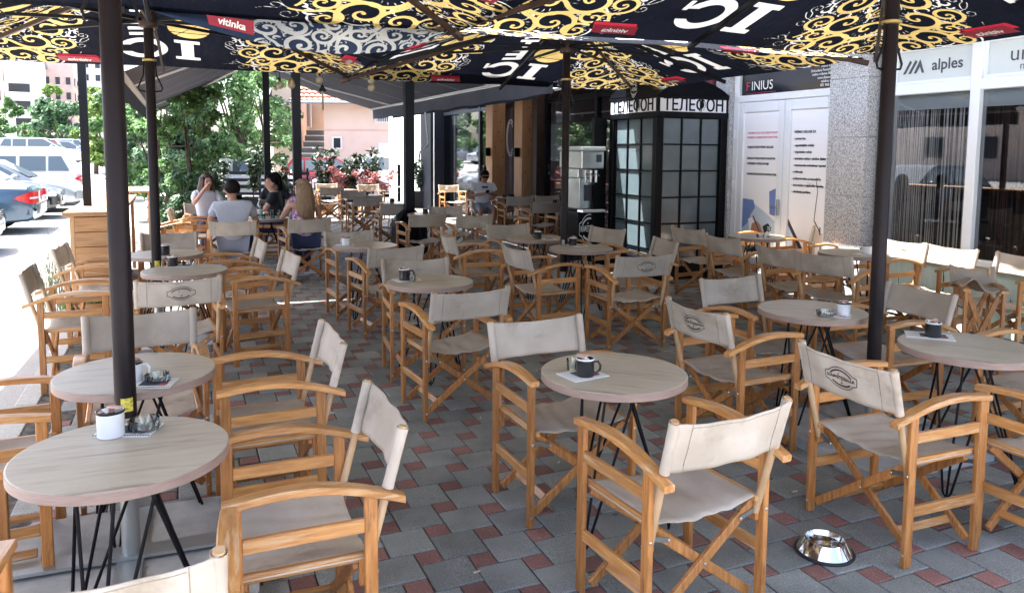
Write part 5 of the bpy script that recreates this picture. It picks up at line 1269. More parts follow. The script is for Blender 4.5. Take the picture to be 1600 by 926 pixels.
# ---------------------------------------------------------------- foliage
def leaf_cloud(name, mat, parent, centers, n, size, seed, asp=1.6, up=.35, bend=.25):
    """n small folded leaves scattered round clump centres [(x, y, z, r)]"""
    g = np.random.default_rng(seed); C_ = np.array(centers, float); w = C_[:, 3] ** 2; w /= w.sum()
    k = g.choice(len(C_), n, p=w); d = g.normal(size=(n, 3)); d /= np.linalg.norm(d, axis=1)[:, None]
    rad = C_[k, 3] * g.random(n) ** .45
    P = C_[k, :3] + d * rad[:, None] * np.array([1, 1, .85])
    nrm = d * .6 + g.normal(size=(n, 3)) * .55 + np.array([0, 0, up]); nrm /= np.linalg.norm(nrm, axis=1)[:, None]
    t = np.cross(nrm, g.normal(size=(n, 3))); t /= np.linalg.norm(t, axis=1)[:, None]; b = np.cross(nrm, t)
    s = size * g.uniform(.6, 1.35, n)[:, None]
    v0 = P - t * s * asp * .5; v1 = P + b * s * .5 - nrm * s * bend; v2 = P + t * s * asp * .5 - nrm * s * .1; v3 = P - b * s * .5 - nrm * s * bend
    V = np.stack([v0, v1, v2, v3], 1).reshape(-1, 3); V[:, 2] = np.maximum(V[:, 2], .03)
    i = np.arange(n)[:, None] * 4; F = np.concatenate([i + np.array([[0, 1, 2]]), i + np.array([[0, 2, 3]])], 0)
    me = bpy.data.meshes.new(name); me.from_pydata(V.tolist(), [], F.tolist()); me.materials.append(MATS[mat])
    return put(name, me, parent)
def tree(name, label, loc, h, rx, ry, mat, n, size, seed, trunk=.12, low=.25, cat='tree', group=None, clumps=26):
    t = thing(name, label, cat, loc, 0, group); r = random.Random(seed)
    cs = []
    for i in range(clumps):
        a = r.uniform(0, 2 * PI); q = r.random() ** .6; zz = r.uniform(low, 1.0)
        prof = math.sin(PI * min(1, max(.08, (zz - low) / (1 - low) * .82 + .16))) ** .6
        cs.append((math.cos(a) * rx * q * prof * .85, math.sin(a) * ry * q * prof * .85, zz * h - .12 * h * (zz > .9), r.uniform(.13, .27) * min(rx, h * .5)))
    m = MB(); m.tube([(0, 0, 0), (.05 * rx, .02, h * .3), (-.03 * rx, .03, h * .6)], [trunk, trunk * .8, trunk * .35], 8)
    for c in cs[:9]:
        m.tube([(0, .01, h * r.uniform(.2, .4)), (c[0] * .5, c[1] * .5, (c[2] + h * .35) / 2), (c[0], c[1], c[2])], [trunk * .4, trunk * .25, trunk * .08], 5)
    m.build('trunk', 'bark', t, True)
    leaf_cloud('crown', mat, t, cs, n, size, seed)
    return t
def X(px, d): return (px - 800) / 1190.4 * d
tree('shrub', 'tall loose shrub with dark lower leaves beside the paving', (-7.05, 16.6, 0), 3.7, 1.0, 1.0, 'leaf_mid', 5200, .075, 21, .05, .05, 'shrub', None, 40)
tree('shrub', 'low dark bush at the foot of the tall shrub', (-6.9, 15.9, 0), 1.35, .85, .7, 'leaf_dark', 2600, .06, 22, .04, .05, 'shrub', None, 24)
tree('shrub', 'bushy shrub behind the slim dark post', (-8.6, 18.4, 0), 3.9, 1.1, 1.1, 'leaf_mid', 4200, .085, 23, .05, .05, 'shrub', None, 34)
for px, d, h, rx, mat, sd, lb in ((262, 23, 4.6, 1.6, 'leaf_dark', 31, 'dense dark tree behind the tall shrub'), (315, 25, 5.0, 2.0, 'leaf_mid', 32, 'wide green tree under the grey awning wing'), (372, 27, 5.4, 2.2, 'leaf_mid', 33, 'pale grey green tree beside the slim ridge post'),
                             (415, 33, 6.2, 1.9, 'leaf_mid', 34, 'tree touching the tiled roof edge'), (205, 26, 4.4, 1.3, 'leaf_mid', 35, 'green tree between the brown pole and awning')):
    tree('tree', lb, (X(px, d), d, 0), h, rx, rx, mat, 5600, .12, sd, .12, .12, 'tree', None, 40)
for px, d, h, rx, mat, sd, lb in ((172, 38, 5.0, 1.3, 'leaf_pale', 41, 'yellow green tree right of the slim dark post'), (150, 40, 4.8, 1.1, 'leaf_pale', 42, 'sunlit yellow green tree beyond the parked cars'), (98, 58, 4.9, 2.4, 'leaf_dark', 43, 'broad dark round tree in front of the white block'), (66, 60, 4.6, 1.7, 'leaf_mid', 44, 'round tree left of the broad dark tree'),
                             (24, 62, 5.4, 1.0, 'leaf_mid', 45, 'small street tree in front of the rose coloured block'), (2, 50, 3.4, 1.2, 'leaf_mid', 46, 'tree cut by the left edge above the parked cars'), (88, 75, 8.0, 1.5, 'leaf_pale', 47, 'pale taller tree behind the broad dark tree')):
    tree('tree', lb, (X(px, d), d, .6 if d > 45 else 0), h, rx, rx, mat, 4200, .15 + d * .0012, sd, .14, .2, 'tree', None, 34)
# planters with glossy shrubs and red flowers
def planter(px, d, h, seed, label, n=260, flower=False, w=.45):
    t = thing('planter_shrub', label, 'plant', (X(px, d), d, 0), 0)
    m = MB(); m.add([(-w * .4, -w * .4, 0), (w * .4, -w * .4, 0), (w * .4, w * .4, 0), (-w * .4, w * .4, 0), (-w * .5, -w * .5, .5), (w * .5, -w * .5, .5), (w * .5, w * .5, .5), (-w * .5, w * .5, .5), (-w * .44, -w * .44, .46), (w * .44, -w * .44, .46), (w * .44, w * .44, .46), (-w * .44, w * .44, .46)],
                 [(0, 1, 5, 4), (1, 2, 6, 5), (2, 3, 7, 6), (3, 0, 4, 7), (4, 5, 9, 8), (5, 6, 10, 9), (6, 7, 11, 10), (7, 4, 8, 11), (8, 9, 10, 11)]); m.build('pot', 'anthracite', t)
    r = random.Random(seed); st = MB(); cs = []
    for k in range(7):
        a = r.uniform(0, 6.28); e = Vector((math.cos(a) * .32 * r.random() ** .5, math.sin(a) * .3 * r.random() ** .5, h * r.uniform(.72, 1.0)))
        st.tube([(0, 0, .45), (e.x * .4, e.y * .4, h * .6), e], [.012, .009, .004], 5)
        for q in range(6):
            f = .25 + .75 * q / 5; cs.append((e.x * f, e.y * f, .5 + (e.z - .5) * f, .13))
    st.build('stems', 'bark', t)
    leaf_cloud('leaves', 'leaf_glossy', t, cs, n, .085, seed, 2.0, .5)
    if flower: leaf_cloud('flowers', 'petal', t, [(r.uniform(-.7, .7), r.uniform(-.3, .1), r.uniform(.75, 1.25), .13) for _ in range(22)], 1500, .05, seed + 1, 1.1)
    return t
for px, d, h, sd, lb, fl in ((338, 19.5, 1.55, 51, 'glossy planter shrub behind the woman covering her face', 0), (395, 20, 1.95, 52, 'glossy planter shrub rising behind the man in black', 0), (441, 19, 1.45, 53, 'low glossy planter shrub beside the awning post', 0), (507, 20.5, 1.95, 54, 'tall glossy planter shrub in front of the outdoor stairs', 0),
                        (548, 20.5, 1.7, 55, 'glossy planter shrub rising out of the red flowers', 1), (582, 20.8, 1.72, 56, 'sparse glossy planter shrub right of the red flowers', 1), (657, 23.2, 1.5, 57, 'small green potted plant by the white end wall', 0)):
    planter(px, d, h, sd, lb, 300, bool(fl))
# potted seedlings and dry grass by the counter
for k, (u, v) in enumerate(((-1.0, 8.35), (-.82, 8.5))):
    t = thing('small_pot', 'small black pot with yellow green seedlings at the kerb chairs', 'plant', C3(u, v, 0), 0, 'small pots at the kerb')
    m = MB(); m.lathe([(.001, 0), (.07, 0), (.095, .15), (.088, .15), (.08, .13), (.001, .13)], 14); m.build('pot', 'rubber', t, True)
    leaf_cloud('leaves', 'leaf_pale', t, [(0, 0, .22, .11)], 90, .045, 60 + k)
gt = MB(); r = random.Random(8)
for i in range(120):
    a = r.uniform(0, 6.28); b = Vector((r.uniform(-.14, .14), r.uniform(-.3, .3), 0)); e = b + Vector((math.cos(a) * .25 * r.random(), math.sin(a) * .25 * r.random(), r.uniform(.45, .95)))
    gt.tube([b, b.lerp(e, .6) + Vector((0, 0, .08)), e], [.004, .003, .001], 4)
M('dry_grass', (0.16, 0.18, 0.12), .8)
tag(gt.build('grass_tuft', 'dry_grass', None, False, C3(-1.32, 9.6, -.03)), 'wispy grey green grass tuft at the counter corner', 'plant')
# low slatted fence behind the far seats
fe = thing('slat_fence', 'low dark slatted fence behind the seated group', 'fence')
for i in range(4):
    m = MB(); m.box((X(405, 22), 22, .45 + i * .20), (2.9, .025, .09)); m.build('slat', 'anthracite', fe)
for px in (330, 405, 480): m = MB(); m.box((X(px, 22), 22.04, .6), (.06, .05, 1.2)); m.build('post', 'anthracite', fe)
hp = thing('high_bar_post', 'slim black bar post with small round top by the white wall', 'post', (X(623, 21), 21, 0))
m = MB(); m.tube([(0, 0, 0), (0, 0, 1.32)], .045, 10); m.build('stem', 'anthracite', hp); m = MB(); m.lathe([(.001, 1.32), (.10, 1.32), (.10, 1.35), (.001, 1.35)], 16); m.build('top', 'anthracite', hp); m = MB(); m.lathe([(.001, .72), (.22, .72), (.22, .745), (.001, .745)], 16); m.build('shelf', 'frost_sign', hp)
# ---------------------------------------------------------------- pink house across the yard
hs = thing('pink_house', 'pale pink two storey house with outdoor stairs and red tiled roof', 'house')
D = 33.0
m = MB(); m.box((X(507, D) + 4.6, D + 3, 1.95), (9.2, 6, 3.9)); wl = m.build('wall', 'plaster_pink', hs)
m = MB(); m.box((X(507, D) + 4.6, D - .012, 2.56), (9.2, .03, .05)); m.build('ledge', 'plaster_rose', hs)
m = MB(); m.box((X(449, 35) + .1, 36, 2.3), (.85, 4, 4.6)); m.build('wall', 'plaster_pink', hs)
m = MB(); m.box((X(482, 36.5) , 37, 2.2), (1.6, .3, 4.4)); m.build('wall', 'plaster_pink', hs)
m = MB(); m.box((X(425, 37), 38.5, 1.5), (1.6, 3, 3.2)); m.build('wall', 'plaster_white', hs)
# roof: corrugated tile rows
def tiles(x0, x1, y0, z0, y1, z1, nm):
    m = MB(); n = int((x1 - x0) / .24); rows = 9
    for j in range(rows):
        a, b = j / rows, (j + 1) / rows
        ya, za, yb, zb = y0 + (y1 - y0) * a, z0 + (z1 - z0) * a + .05, y0 + (y1 - y0) * b + .08, z0 + (z1 - z0) * b
        for i in range(n):
            x = x0 + .24 * i
            m.add([(x, ya, za), (x + .08, ya, za + .05), (x + .16, ya, za + .05), (x + .23, ya, za), (x, yb, zb), (x + .08, yb, zb + .05), (x + .16, yb, zb + .05), (x + .23, yb, zb)], [(0, 1, 5, 4), (1, 2, 6, 5), (2, 3, 7, 6), (0, 3, 2, 1)])
    o = m.build(nm, 'roof_tile', hs); o['kind'] = 'stuff'
    m = MB(); m.add([(x0, y0, z0), (x1, y0, z0), (x1, y1, z1), (x0, y1, z1)], [(0, 1, 2, 3)]); m.build('roof_deck', 'rib_brown', hs)
tiles(X(470, D) - .3, X(507, D) + 9.6, D - .8, 3.72, D + 3.2, 5.4, 'roof_tiles')
tiles(X(428, 36), X(462, 36), 34.5, 4.45, 38, 5.9, 'roof_tiles')
m = MB(); m.bar((X(429, 35), 34.4, 3.4), (X(447, 35), 34.4, 5.0), .5, .25); m.build('gable_board', 'rib_brown', hs)
m = MB(); m.tube([(X(470, D) - .3, D - .85, 3.70), (X(507, D) + 9.4, D - .85, 3.66)], .06, 8); m.build('gutter', 'rail_grey', hs)
def window(px0, px1, y0, y1, d, mats, bars=0, fr=.06):
    x0, x1 = X(px0, d), X(px1, d); z1, z0 = 1.766 + (233.5 - y0) / 1190.4 * d, 1.766 + (233.5 - y1) / 1190.4 * d
    m = MB()
    for a, b, c, e in ((x0 - fr, x0, z0 - fr, z1 + fr), (x1, x1 + fr, z0 - fr, z1 + fr), (x0, x1, z0 - fr, z0), (x0, x1, z1, z1 + fr)): m.box(((a + b) / 2, d - .02, (c + e) / 2), (b - a, .10, e - c))
    w = m.build('window', 'shutter', hs)
    m = MB(); m.box(((x0 + x1) / 2, d - .004, (z0 + z1) / 2), (x1 - x0, .03, z1 - z0)); m.build('pane', mats, w)
    for i in range(bars): m = MB(); xx = x0 + (x1 - x0) * (i + .5) / bars; m.box((xx, d - .10, (z0 + z1) / 2), (.03, .03, z1 - z0 + .1)); m.build('bar', 'shutter', w)
window(522, 533, 217, 232, D, 'win_dark'); window(589, 621, 181, 191, D, 'win_dark', 11); window(594, 621, 226, 262, D, 'shutter')
window(474, 486, 162, 199, 36.6, 'door_grey')
st = 7
for i in range(st):
    z = 2.65 - i * .27; m = MB(); m.box((X(487, 34.5) + .02 * i, 35.6 - i * .3, z / 2), (.95 + .02 * i, .32, z)); m.build('stair', 'step_grey', hs)
    m = MB(); m.box((X(487, 34.5) + .02 * i, 35.6 - i * .3 - .165, z - .02), (.95, .01, .05)); m.build('nosing', 'plaster_white', hs)
for k in range(12): 
    m = MB(); m.box((X(471, 32) + .09 * k, 32.2, .65), (.015, .015, 1.2)); m.build('fence_bar', 'rail_grey', hs)
m = MB(); m.box((X(471, 32) + .5, 32.2, 1.25), (1.1, .03, .03)); m.box((X(471, 32) + .5, 32.2, .1), (1.1, .03, .03)); m.build('fence_rail', 'rail_grey', hs)
# ---------------------------------------------------------------- blocks of flats beyond the car park
def block(name, label, px0, px1, d, h, depth, mat, rows, cols, yaw=0.0, bal=True, win='win_dark', gable=False):
    x0, x1 = X(px0, d), X(px1, d); w = x1 - x0
    t = thing(name, label, 'building', ((x0 + x1) / 2, d, 0), yaw)
    m = MB(); m.box((0, depth / 2, h / 2), (w, depth, h)); m.build('wall', mat, t)
    m = MB(); m.box((0, depth / 2, h + .25), (w + .8, depth + .8, .5)); m.build('roof', 'roof_tile' if gable else 'rail_grey', t)
    for j in range(rows):
        for i in range(cols):
            z = 2.2 + j * 2.9; xx = -w / 2 + w * (i + .5) / cols
            m = MB(); m.box((xx, -.06, z + .7), (w / cols * .42, .14, 1.4)); o = m.build('window', win, t)
            m = MB(); m.box((xx, -.10, z - .06), (w / cols * .5, .24, .08)); m.build('sill', 'plaster_white', o)
            yy = depth * (i + .5) / cols
            m = MB(); m.box((w / 2 + .06, yy, z + .7), (.14, depth / cols * .36, 1.5)); m.build('window', win, t)
            if bal:
                m = MB(); m.box((w / 2 + .6, yy, z - .15), (1.2, depth / cols * .6, .14)); b = m.build('balcony', 'plaster_rose', t)
                m = MB(); m.box((w / 2 + 1.17, yy, z + .45), (.06, depth / cols * .6, .95)); m.build('railing', 'shutter', b)
    return t
block('apartment_block', 'bright white gabled apartment block with one small gable window', 4, 70, 130, 16.6, 26, 'plaster_white', 4, 1, .53, False)
block('apartment_block', 'rose coloured apartment block with stacked balconies', 76, 118, 150, 19, 22, 'plaster_rose', 5, 3, .45)
block('apartment_block', 'pale tower block seen past the slim dark post', 118, 165, 175, 26, 18, 'plaster_white', 7, 3, .45)
block('apartment_block', 'rose wall of a block at the left edge', -40, 8, 105, 17, 20, 'plaster_rose', 4, 3, .60, False)
block('low_shop', 'low red and white kiosk under the street tree', 18, 55, 85, 3.6, 5, 'plaster_rose', 1, 4, 0, False)
lb_ = thing('apartment_block', 'long pale apartment block across the street facing the shop windows', 'building', C3(-38, 14, 0), TH + PI / 2)
m = MB(); m.box((0, 4, 5), (60, 8, 10)); m.build('wall', 'plaster_pink', lb_)
for j in range(3):
    for i in range(14): m = MB(); m.box((-27 + i * 4.1, -.05, 2.2 + j * 3), (1.5, .16, 1.5)); m.build('window', 'win_dark', lb_)
for i, (u_, v_) in enumerate(((-26, -2), (-25, 6), (-27, 15))): tree('tree', ('street tree across the road beside the pale block', 'second street tree across the road', 'third street tree across the road by the long block')[i], C3(u_, v_, 0), 7, 3.2, 3.2, 'leaf_mid', 2600, .32, 70 + i, .16, .25, 'tree', None, 30)
sg2 = thing('street_sign', 'small white board sign on two legs by the left edge', 'sign', (X(7, 52), 52, .8))
m = MB(); m.box((0, 0, 2.2), (1.9, .06, 1.3)); m.build('board', 'shutter', sg2)
for s in (-.7, .7): m = MB(); m.tube([(s, 0, 0), (s, 0, 1.6)], .05, 6); m.build('leg', 'rail_grey', sg2)
# raised car park
m = MB(); m.add([(-60, 33, -.03), (-14, 33, -.03), (-16, 46, .7), (-70, 46, .7), (-24, 110, .8), (-130, 110, .8)], [(0, 1, 2, 3), (3, 2, 4, 5)]); struct(m.build('car_park', 'asphalt'))
# ---------------------------------------------------------------- cars
def make_car(name, label, loc, rz, kind, paint, group='parked cars'):
    t = thing(name, label, 'car', loc, rz, group)
    # local: +x is the nose; profile stations (x, bottom, deck height, half width)
    L = {'sedan': 4.75, 'hatch': 4.15, 'mpv': 4.4}[kind]; h = {'sedan': 1.45, 'hatch': 1.47, 'mpv': 1.60}[kind]; W = {'sedan': .91, 'hatch': .87, 'mpv': .90}[kind]
    belt = {'sedan': .93, 'hatch': .94, 'mpv': 1.02}[kind]
    tail = {'sedan': .96, 'hatch': .98, 'mpv': 1.05}[kind]
    st = [(-.5, .42, .62, .80), (-.49, .30, tail - .12, .90), (-.47, .25, tail, .95), (-.38, .22, tail + .02, .985), (-.25, .2, belt, 1.0), (0, .2, belt, 1.0), (.15, .2, belt - .01, 1.0), (.24, .2, belt - .04, .99), (.36, .2, belt - .12, .97), (.45, .22, belt - .22, .92), (.485, .26, belt - .32, .84), (.5, .36, .58, .72)]
    m = MB(); vs = []; n = 12
    for x, zb, zt, k in st:
        w = W * k; mid = zb + (zt - zb) * .45
        half = [(0, zb), (w * .8, zb), (w * .96, zb + .06), (w, mid), (w * .985, zt - .16), (w * .93, zt - .04), (w * .82, zt), (w * .4, zt + .02), (0, zt + .03)]
        ring = half + [(-a, b) for a, b in reversed(half[1:-1])]
        vs += [(x * L, a, b) for a, b in ring]; n = len(ring)
    fs = [(i * n + j, i * n + (j + 1) % n, (i + 1) * n + (j + 1) % n, (i + 1) * n + j) for i in range(len(st) - 1) for j in range(n)]
    fs += [tuple(range(n - 1, -1, -1)), tuple((len(st) - 1) * n + j for j in range(n))]
    m.add(vs, fs); body = m.build('body', 'car_' + paint, t, True)
    # greenhouse
    if kind == 'sedan': xs = [(-.36, -.20), (-.22, -.16), (.08, .06), (.24, .07)]; r0, r1, b0, b1 = -.20, .07, -.37, .25
    elif kind == 'hatch': r0, r1, b0, b1 = -.36, .06, -.46, .23
    else: r0, r1, b0, b1 = -.40, .08, -.47, .28
    def cab(x, z, k): return [(x * L, -W * k, z), (x * L, W * k, z)]
    wt, wb = .70, .90
    zb = belt + .0
    A = [(b0, tail + .01 if kind == 'sedan' else belt), (r0, h - .03), (r0 + .06, h), (r1 - .05, h), (r1, h - .04), (b1, belt - .03)]
    m = MB(); vs = []
    for x, z in A:
        k = wb + (wt - wb) * (z - belt) / (h - belt); k = min(k, wb); vs += cab(x, z, k)
    vb = []
    for x, z in A: vb += cab(x, belt - .08, wb)
    nA = len(A); o = len(vs)
    fs = []
    for i in range(nA - 1):
        fs.append((2 * i, 2 * i + 1, 2 * i + 3, 2 * i + 2))
        fs.append((2 * i, 2 * i + 2, o + 2 * i + 2, o + 2 * i)); fs.append((2 * i + 1, o + 2 * i + 1, o + 2 * i + 3, 2 * i + 3))
    m.add(vs + vb, fs); cb = m.build('cabin', 'car_' + paint, t, True)
    # windows, slightly proud of the cabin
    def strip(p, name, mat='car_glass', parent=cb):
        mm = MB(); mm.add(p, [(0, 1, 2, 3)]); return mm.build(name, mat, parent)
    def pt(x, z, s, off=.006):
        k = min(wb + (wt - wb) * (z - belt) / (h - belt), wb); return (x * L, s * (W * k + off), z)
    zl, zh = belt + .05, h - .09
    def xr(z): return b0 + (r0 - b0) * (z - belt) / (h - .03 - belt)
    def xf(z): return b1 + (r1 - b1) * (z - belt) / (h - .04 - belt)
    for s in (-1, 1):
        mid = (r0 + r1) / 2 + .01
        cuts = [(xr(zl) + .05, xr(zh) + .035, mid - .012, mid - .008), (mid + .012, mid + .010, xf(zl) - .035, xf(zh) - .03)]
        if kind != 'sedan': cuts = [(xr(zl) + .035, xr(zh) + .03, r0 + .10, r0 + .10), (r0 + .115, r0 + .115, mid + .02, mid + .02), (mid + .04, mid + .04, xf(zl) - .035, xf(zh) - .03)]
        for a, b, c, d in cuts: strip([pt(a, zl, s), pt(c, zl, s), pt(d, zh, s), pt(b, zh, s)], 'side_window')
    k0, k1 = wb - .06, wt + .01
    e = .012
    strip([((xr(zl)) * L - e, -W * k0, zl), ((xr(zl)) * L - e, W * k0, zl), (xr(zh) * L - e, W * k1, zh), (xr(zh) * L - e, -W * k1, zh)], 'rear_window')
    strip([((xf(zl)) * L + e, -W * k0, zl), ((xf(zl)) * L + e, W * k0, zl), (xf(zh) * L + e, W * k1, zh), (xf(zh) * L + e, -W * k1, zh)], 'windscreen')
    # wheels
    for sx in (-.315, .31):
        for s in (-1, 1):
            mm = MB(); c = Vector((sx * L, s * (W - .10), .31))
            mm.tube([c - Vector((0, .10, 0)), c - Vector((0, .085, 0)), c + Vector((0, .085, 0)), c + Vector((0, .11, 0))], [.29, .31, .31, .29], 24); wh = mm.build('wheel', 'rubber', t, True)
            mm = MB(); cc = c + Vector((0, s * .112, 0)); mm.tube([cc - Vector((0, s * .02, 0)), cc], [.205, .20], 20)
            for q in range(5): a = q * 1.2566; mm.bar(cc + Vector((0, s * .006, 0)), cc + Vector((math.cos(a) * .18, s * .006, math.sin(a) * .18)), .03, .05, up=(0, 1, 0))
            mm.build('rim', 'steel', wh)
            mm = MB(); mm.tube([c + Vector((math.cos(a_) * .345, s * .112, math.sin(a_) * .345)) for a_ in [PI * i / 12 for i in range(13)]], .028, 6); mm.build('wheel_arch', 'trim_black', t)
    # lamps, plates, bumpers
    def lamp(x, y, z, sc, mat, nm): mm = MB(); mm.ball((x * L, y, z), 1.0, 14, 8, 0, sc); mm.build(nm, mat, t, True)
    for s in (-1, 1):
        pth = [(-.425, .992), (-.44, .985), (-.46, .965), (-.478, .94), (-.492, .885), (-.5005, .78), (-.5045, .62), (-.5045, .50)]
        if kind != 'sedan': pth = pth[2:7]
        mm = MB()
        def tl(a, b_):
            f = a * (len(pth) - 1); i0 = min(int(f), len(pth) - 2); g_ = f - i0; x_ = pth[i0][0] + (pth[i0 + 1][0] - pth[i0][0]) * g_; y_ = pth[i0][1] + (pth[i0 + 1][1] - pth[i0][1]) * g_
            hh = .125 * min(1, .10 + a * 1.9) ; zc = tail - .20 - .02 * (1 - a)
            return (x_ * L - .014 * a - .006, s * (y_ * W + .012), zc + (2 * b_ - 1) * hh * (1 if kind == 'sedan' else .8))
        mm.sheet(tl, 16, 4); mm.build('tail_lamp', 'lamp_red', t, True)
        mm = MB(); mm.sheet(lambda a, b_: Vector(tl(.45 + .42 * a, .40 + .16 * b_)) + Vector((-.004, s * .004, 0)), 6, 2); mm.build('lamp_lens', 'lamp_clear', t, True)
        lamp(.462, s * W * .70, belt - .33, (.13, W * .22, .085), 'lamp_clear', 'headlamp')
    for x, z in ((-.5, .50), (.5, .46)):
        sg_ = 1 if x > 0 else -1
        mm = MB(); mm.sheet(lambda a, b: (x * L + sg_ * (.045 - .16 * (2 * a - 1) ** 4), -W * .93 + 1.86 * W * a, z - .10 + .20 * b), 16, 3, (-sg_ * .03, 0, 0)); mm.build('bumper', 'car_' + paint, t, True)
        mm = MB(); mm.box((x * L + sg_ * .058, 0, z + (.20 if x < 0 else .03)), (.02, .52, .115), None, .004); pl_ = mm.build('number_plate', 'plate_white', t)
        put('lettering', map_mesh(SMALL['plate'], lambda a, b, c: (x * L + sg_ * .070, sg_ * a, z + (.20 if x < 0 else .03) + b)), pl_)
    for i in range(4): mm = MB(); mm.box((.5 * L + .028, 0, .62 + i * .035 - .02), (.02, .7, .018)); mm.build('grille_bar', 'trim_black', t)
    for s in (-1, 1): mm = MB(); mm.ball((.17 * L, s * (W + .07), belt + .06), 1, 10, 6, 0, (.09, .10, .07)); mm.build('mirror', 'car_' + paint, t, True)
    for s in (-1, 1): mm = MB(); mm.box((-.02 * L, s * (W * .995), .55), (.62 * L * .7, .03, .05), None, .01); mm.build('side_trim', 'trim_black' if paint == 'white' else 'car_' + paint, t)
    return t
rz_out, rz_in = TH + PI, TH                       # tail towards the cafe / nose towards the cafe
make_car('parked_car', 'blue grey saloon with rear lamps towards the cafe', C3(-5.15, 19.1, -.035), rz_out, 'sedan', 'silver_blue')
make_car('parked_car', 'black car showing its nose at the left edge', C3(-4.95, 15.25, -.035), rz_in, 'hatch', 'black')
make_car('parked_car', 'black car nose out between blue saloon and white car', C3(-4.9, 22.6, -.035), rz_in, 'hatch', 'black')
make_car('parked_car', 'silver car nose out beside the white tall car', C3(-4.9, 25.0, -.035), rz_in, 'sedan', 'silver')
make_car('parked_car', 'tall white car with red rear lamp behind blue saloon', C3(-5.0, 27.6, -.035), rz_out, 'mpv', 'white')
make_car('parked_car', 'tall white car parked nose in by the kerb end', C3(-5.1, 10.8, -.035), rz_in, 'mpv', 'white')
make_car('parked_car', 'small silver car parked tail in by the kerb end', C3(-5.1, 8.0, -.035), rz_out, 'hatch', 'silver')
for i, (px, d, kd, pc, lb) in enumerate(((5, 48, 'sedan', 'silver', 'far silver car below the white sign'), (20, 47, 'hatch', 'navy', 'far navy car in the raised car park'), (36, 50, 'mpv', 'white', 'far white car beside the red one'), (47, 47, 'hatch', 'red', 'far dark red car in the raised car park'), (64, 46, 'mpv', 'white', 'far tall white van in the car park'), (84, 52, 'mpv', 'white', 'far white car under the round dark tree'), (104, 50, 'sedan', 'silver', 'far silver car right of the white ones'), (112, 60, 'sedan', 'white', 'small far white car at the tree edge'))):
    make_car('parked_car', lb, (X(px, d), d, .70), rz_out if i % 2 else rz_in, kd, pc)
make_car('parked_car', 'white van parked in front of the pink house', (X(640, 29.5), 29.5, -.06), .25, 'mpv', 'white')
make_car('parked_car', 'dark purple car behind the red flowers', (X(570, 29), 29.5, -.06), .2 + PI, 'hatch', 'purple')
make_car('parked_car', 'white car beyond the planters left of the stairs', (X(385, 27), 27, -.06), .3, 'hatch', 'white')
make_car('parked_car', 'bright red car behind the flowers by the house', (X(520, 30.5), 30.5, -.06), .2, 'hatch', 'red')
# ---------------------------------------------------------------- people
def skin_mesh(name, joints, edges, mat, sub=2):
    """one continuous surface grown over a joint skeleton; joints {key: (x, y, z, r)}; first key is the root"""
    ks = list(joints); me = bpy.data.meshes.new(name)
    me.from_pydata([joints[k][:3] for k in ks], [(ks.index(a), ks.index(b)) for a, b in edges], [])
    ob = bpy.data.objects.new(name, me); COL.objects.link(ob)
    md = ob.modifiers.new('s', 'SKIN'); md.use_smooth_shade = True
    for i, k in enumerate(ks):
        sv = me.skin_vertices[0].data[i]; r = joints[k][3]; sv.radius = r if isinstance(r, tuple) else (r, r); sv.use_root = (i == 0)
    ob.modifiers.new('d', 'SUBSURF').levels = sub
    dg = bpy.context.evaluated_depsgraph_get(); dg.update()
    res = bpy.data.meshes.new_from_object(ob.evaluated_get(dg)); bpy.data.objects.remove(ob); bpy.data.meshes.remove(me)
    res.name = name; res.materials.clear(); res.materials.append(MATS[mat])
    for p in res.polygons: p.use_smooth = True
    return res
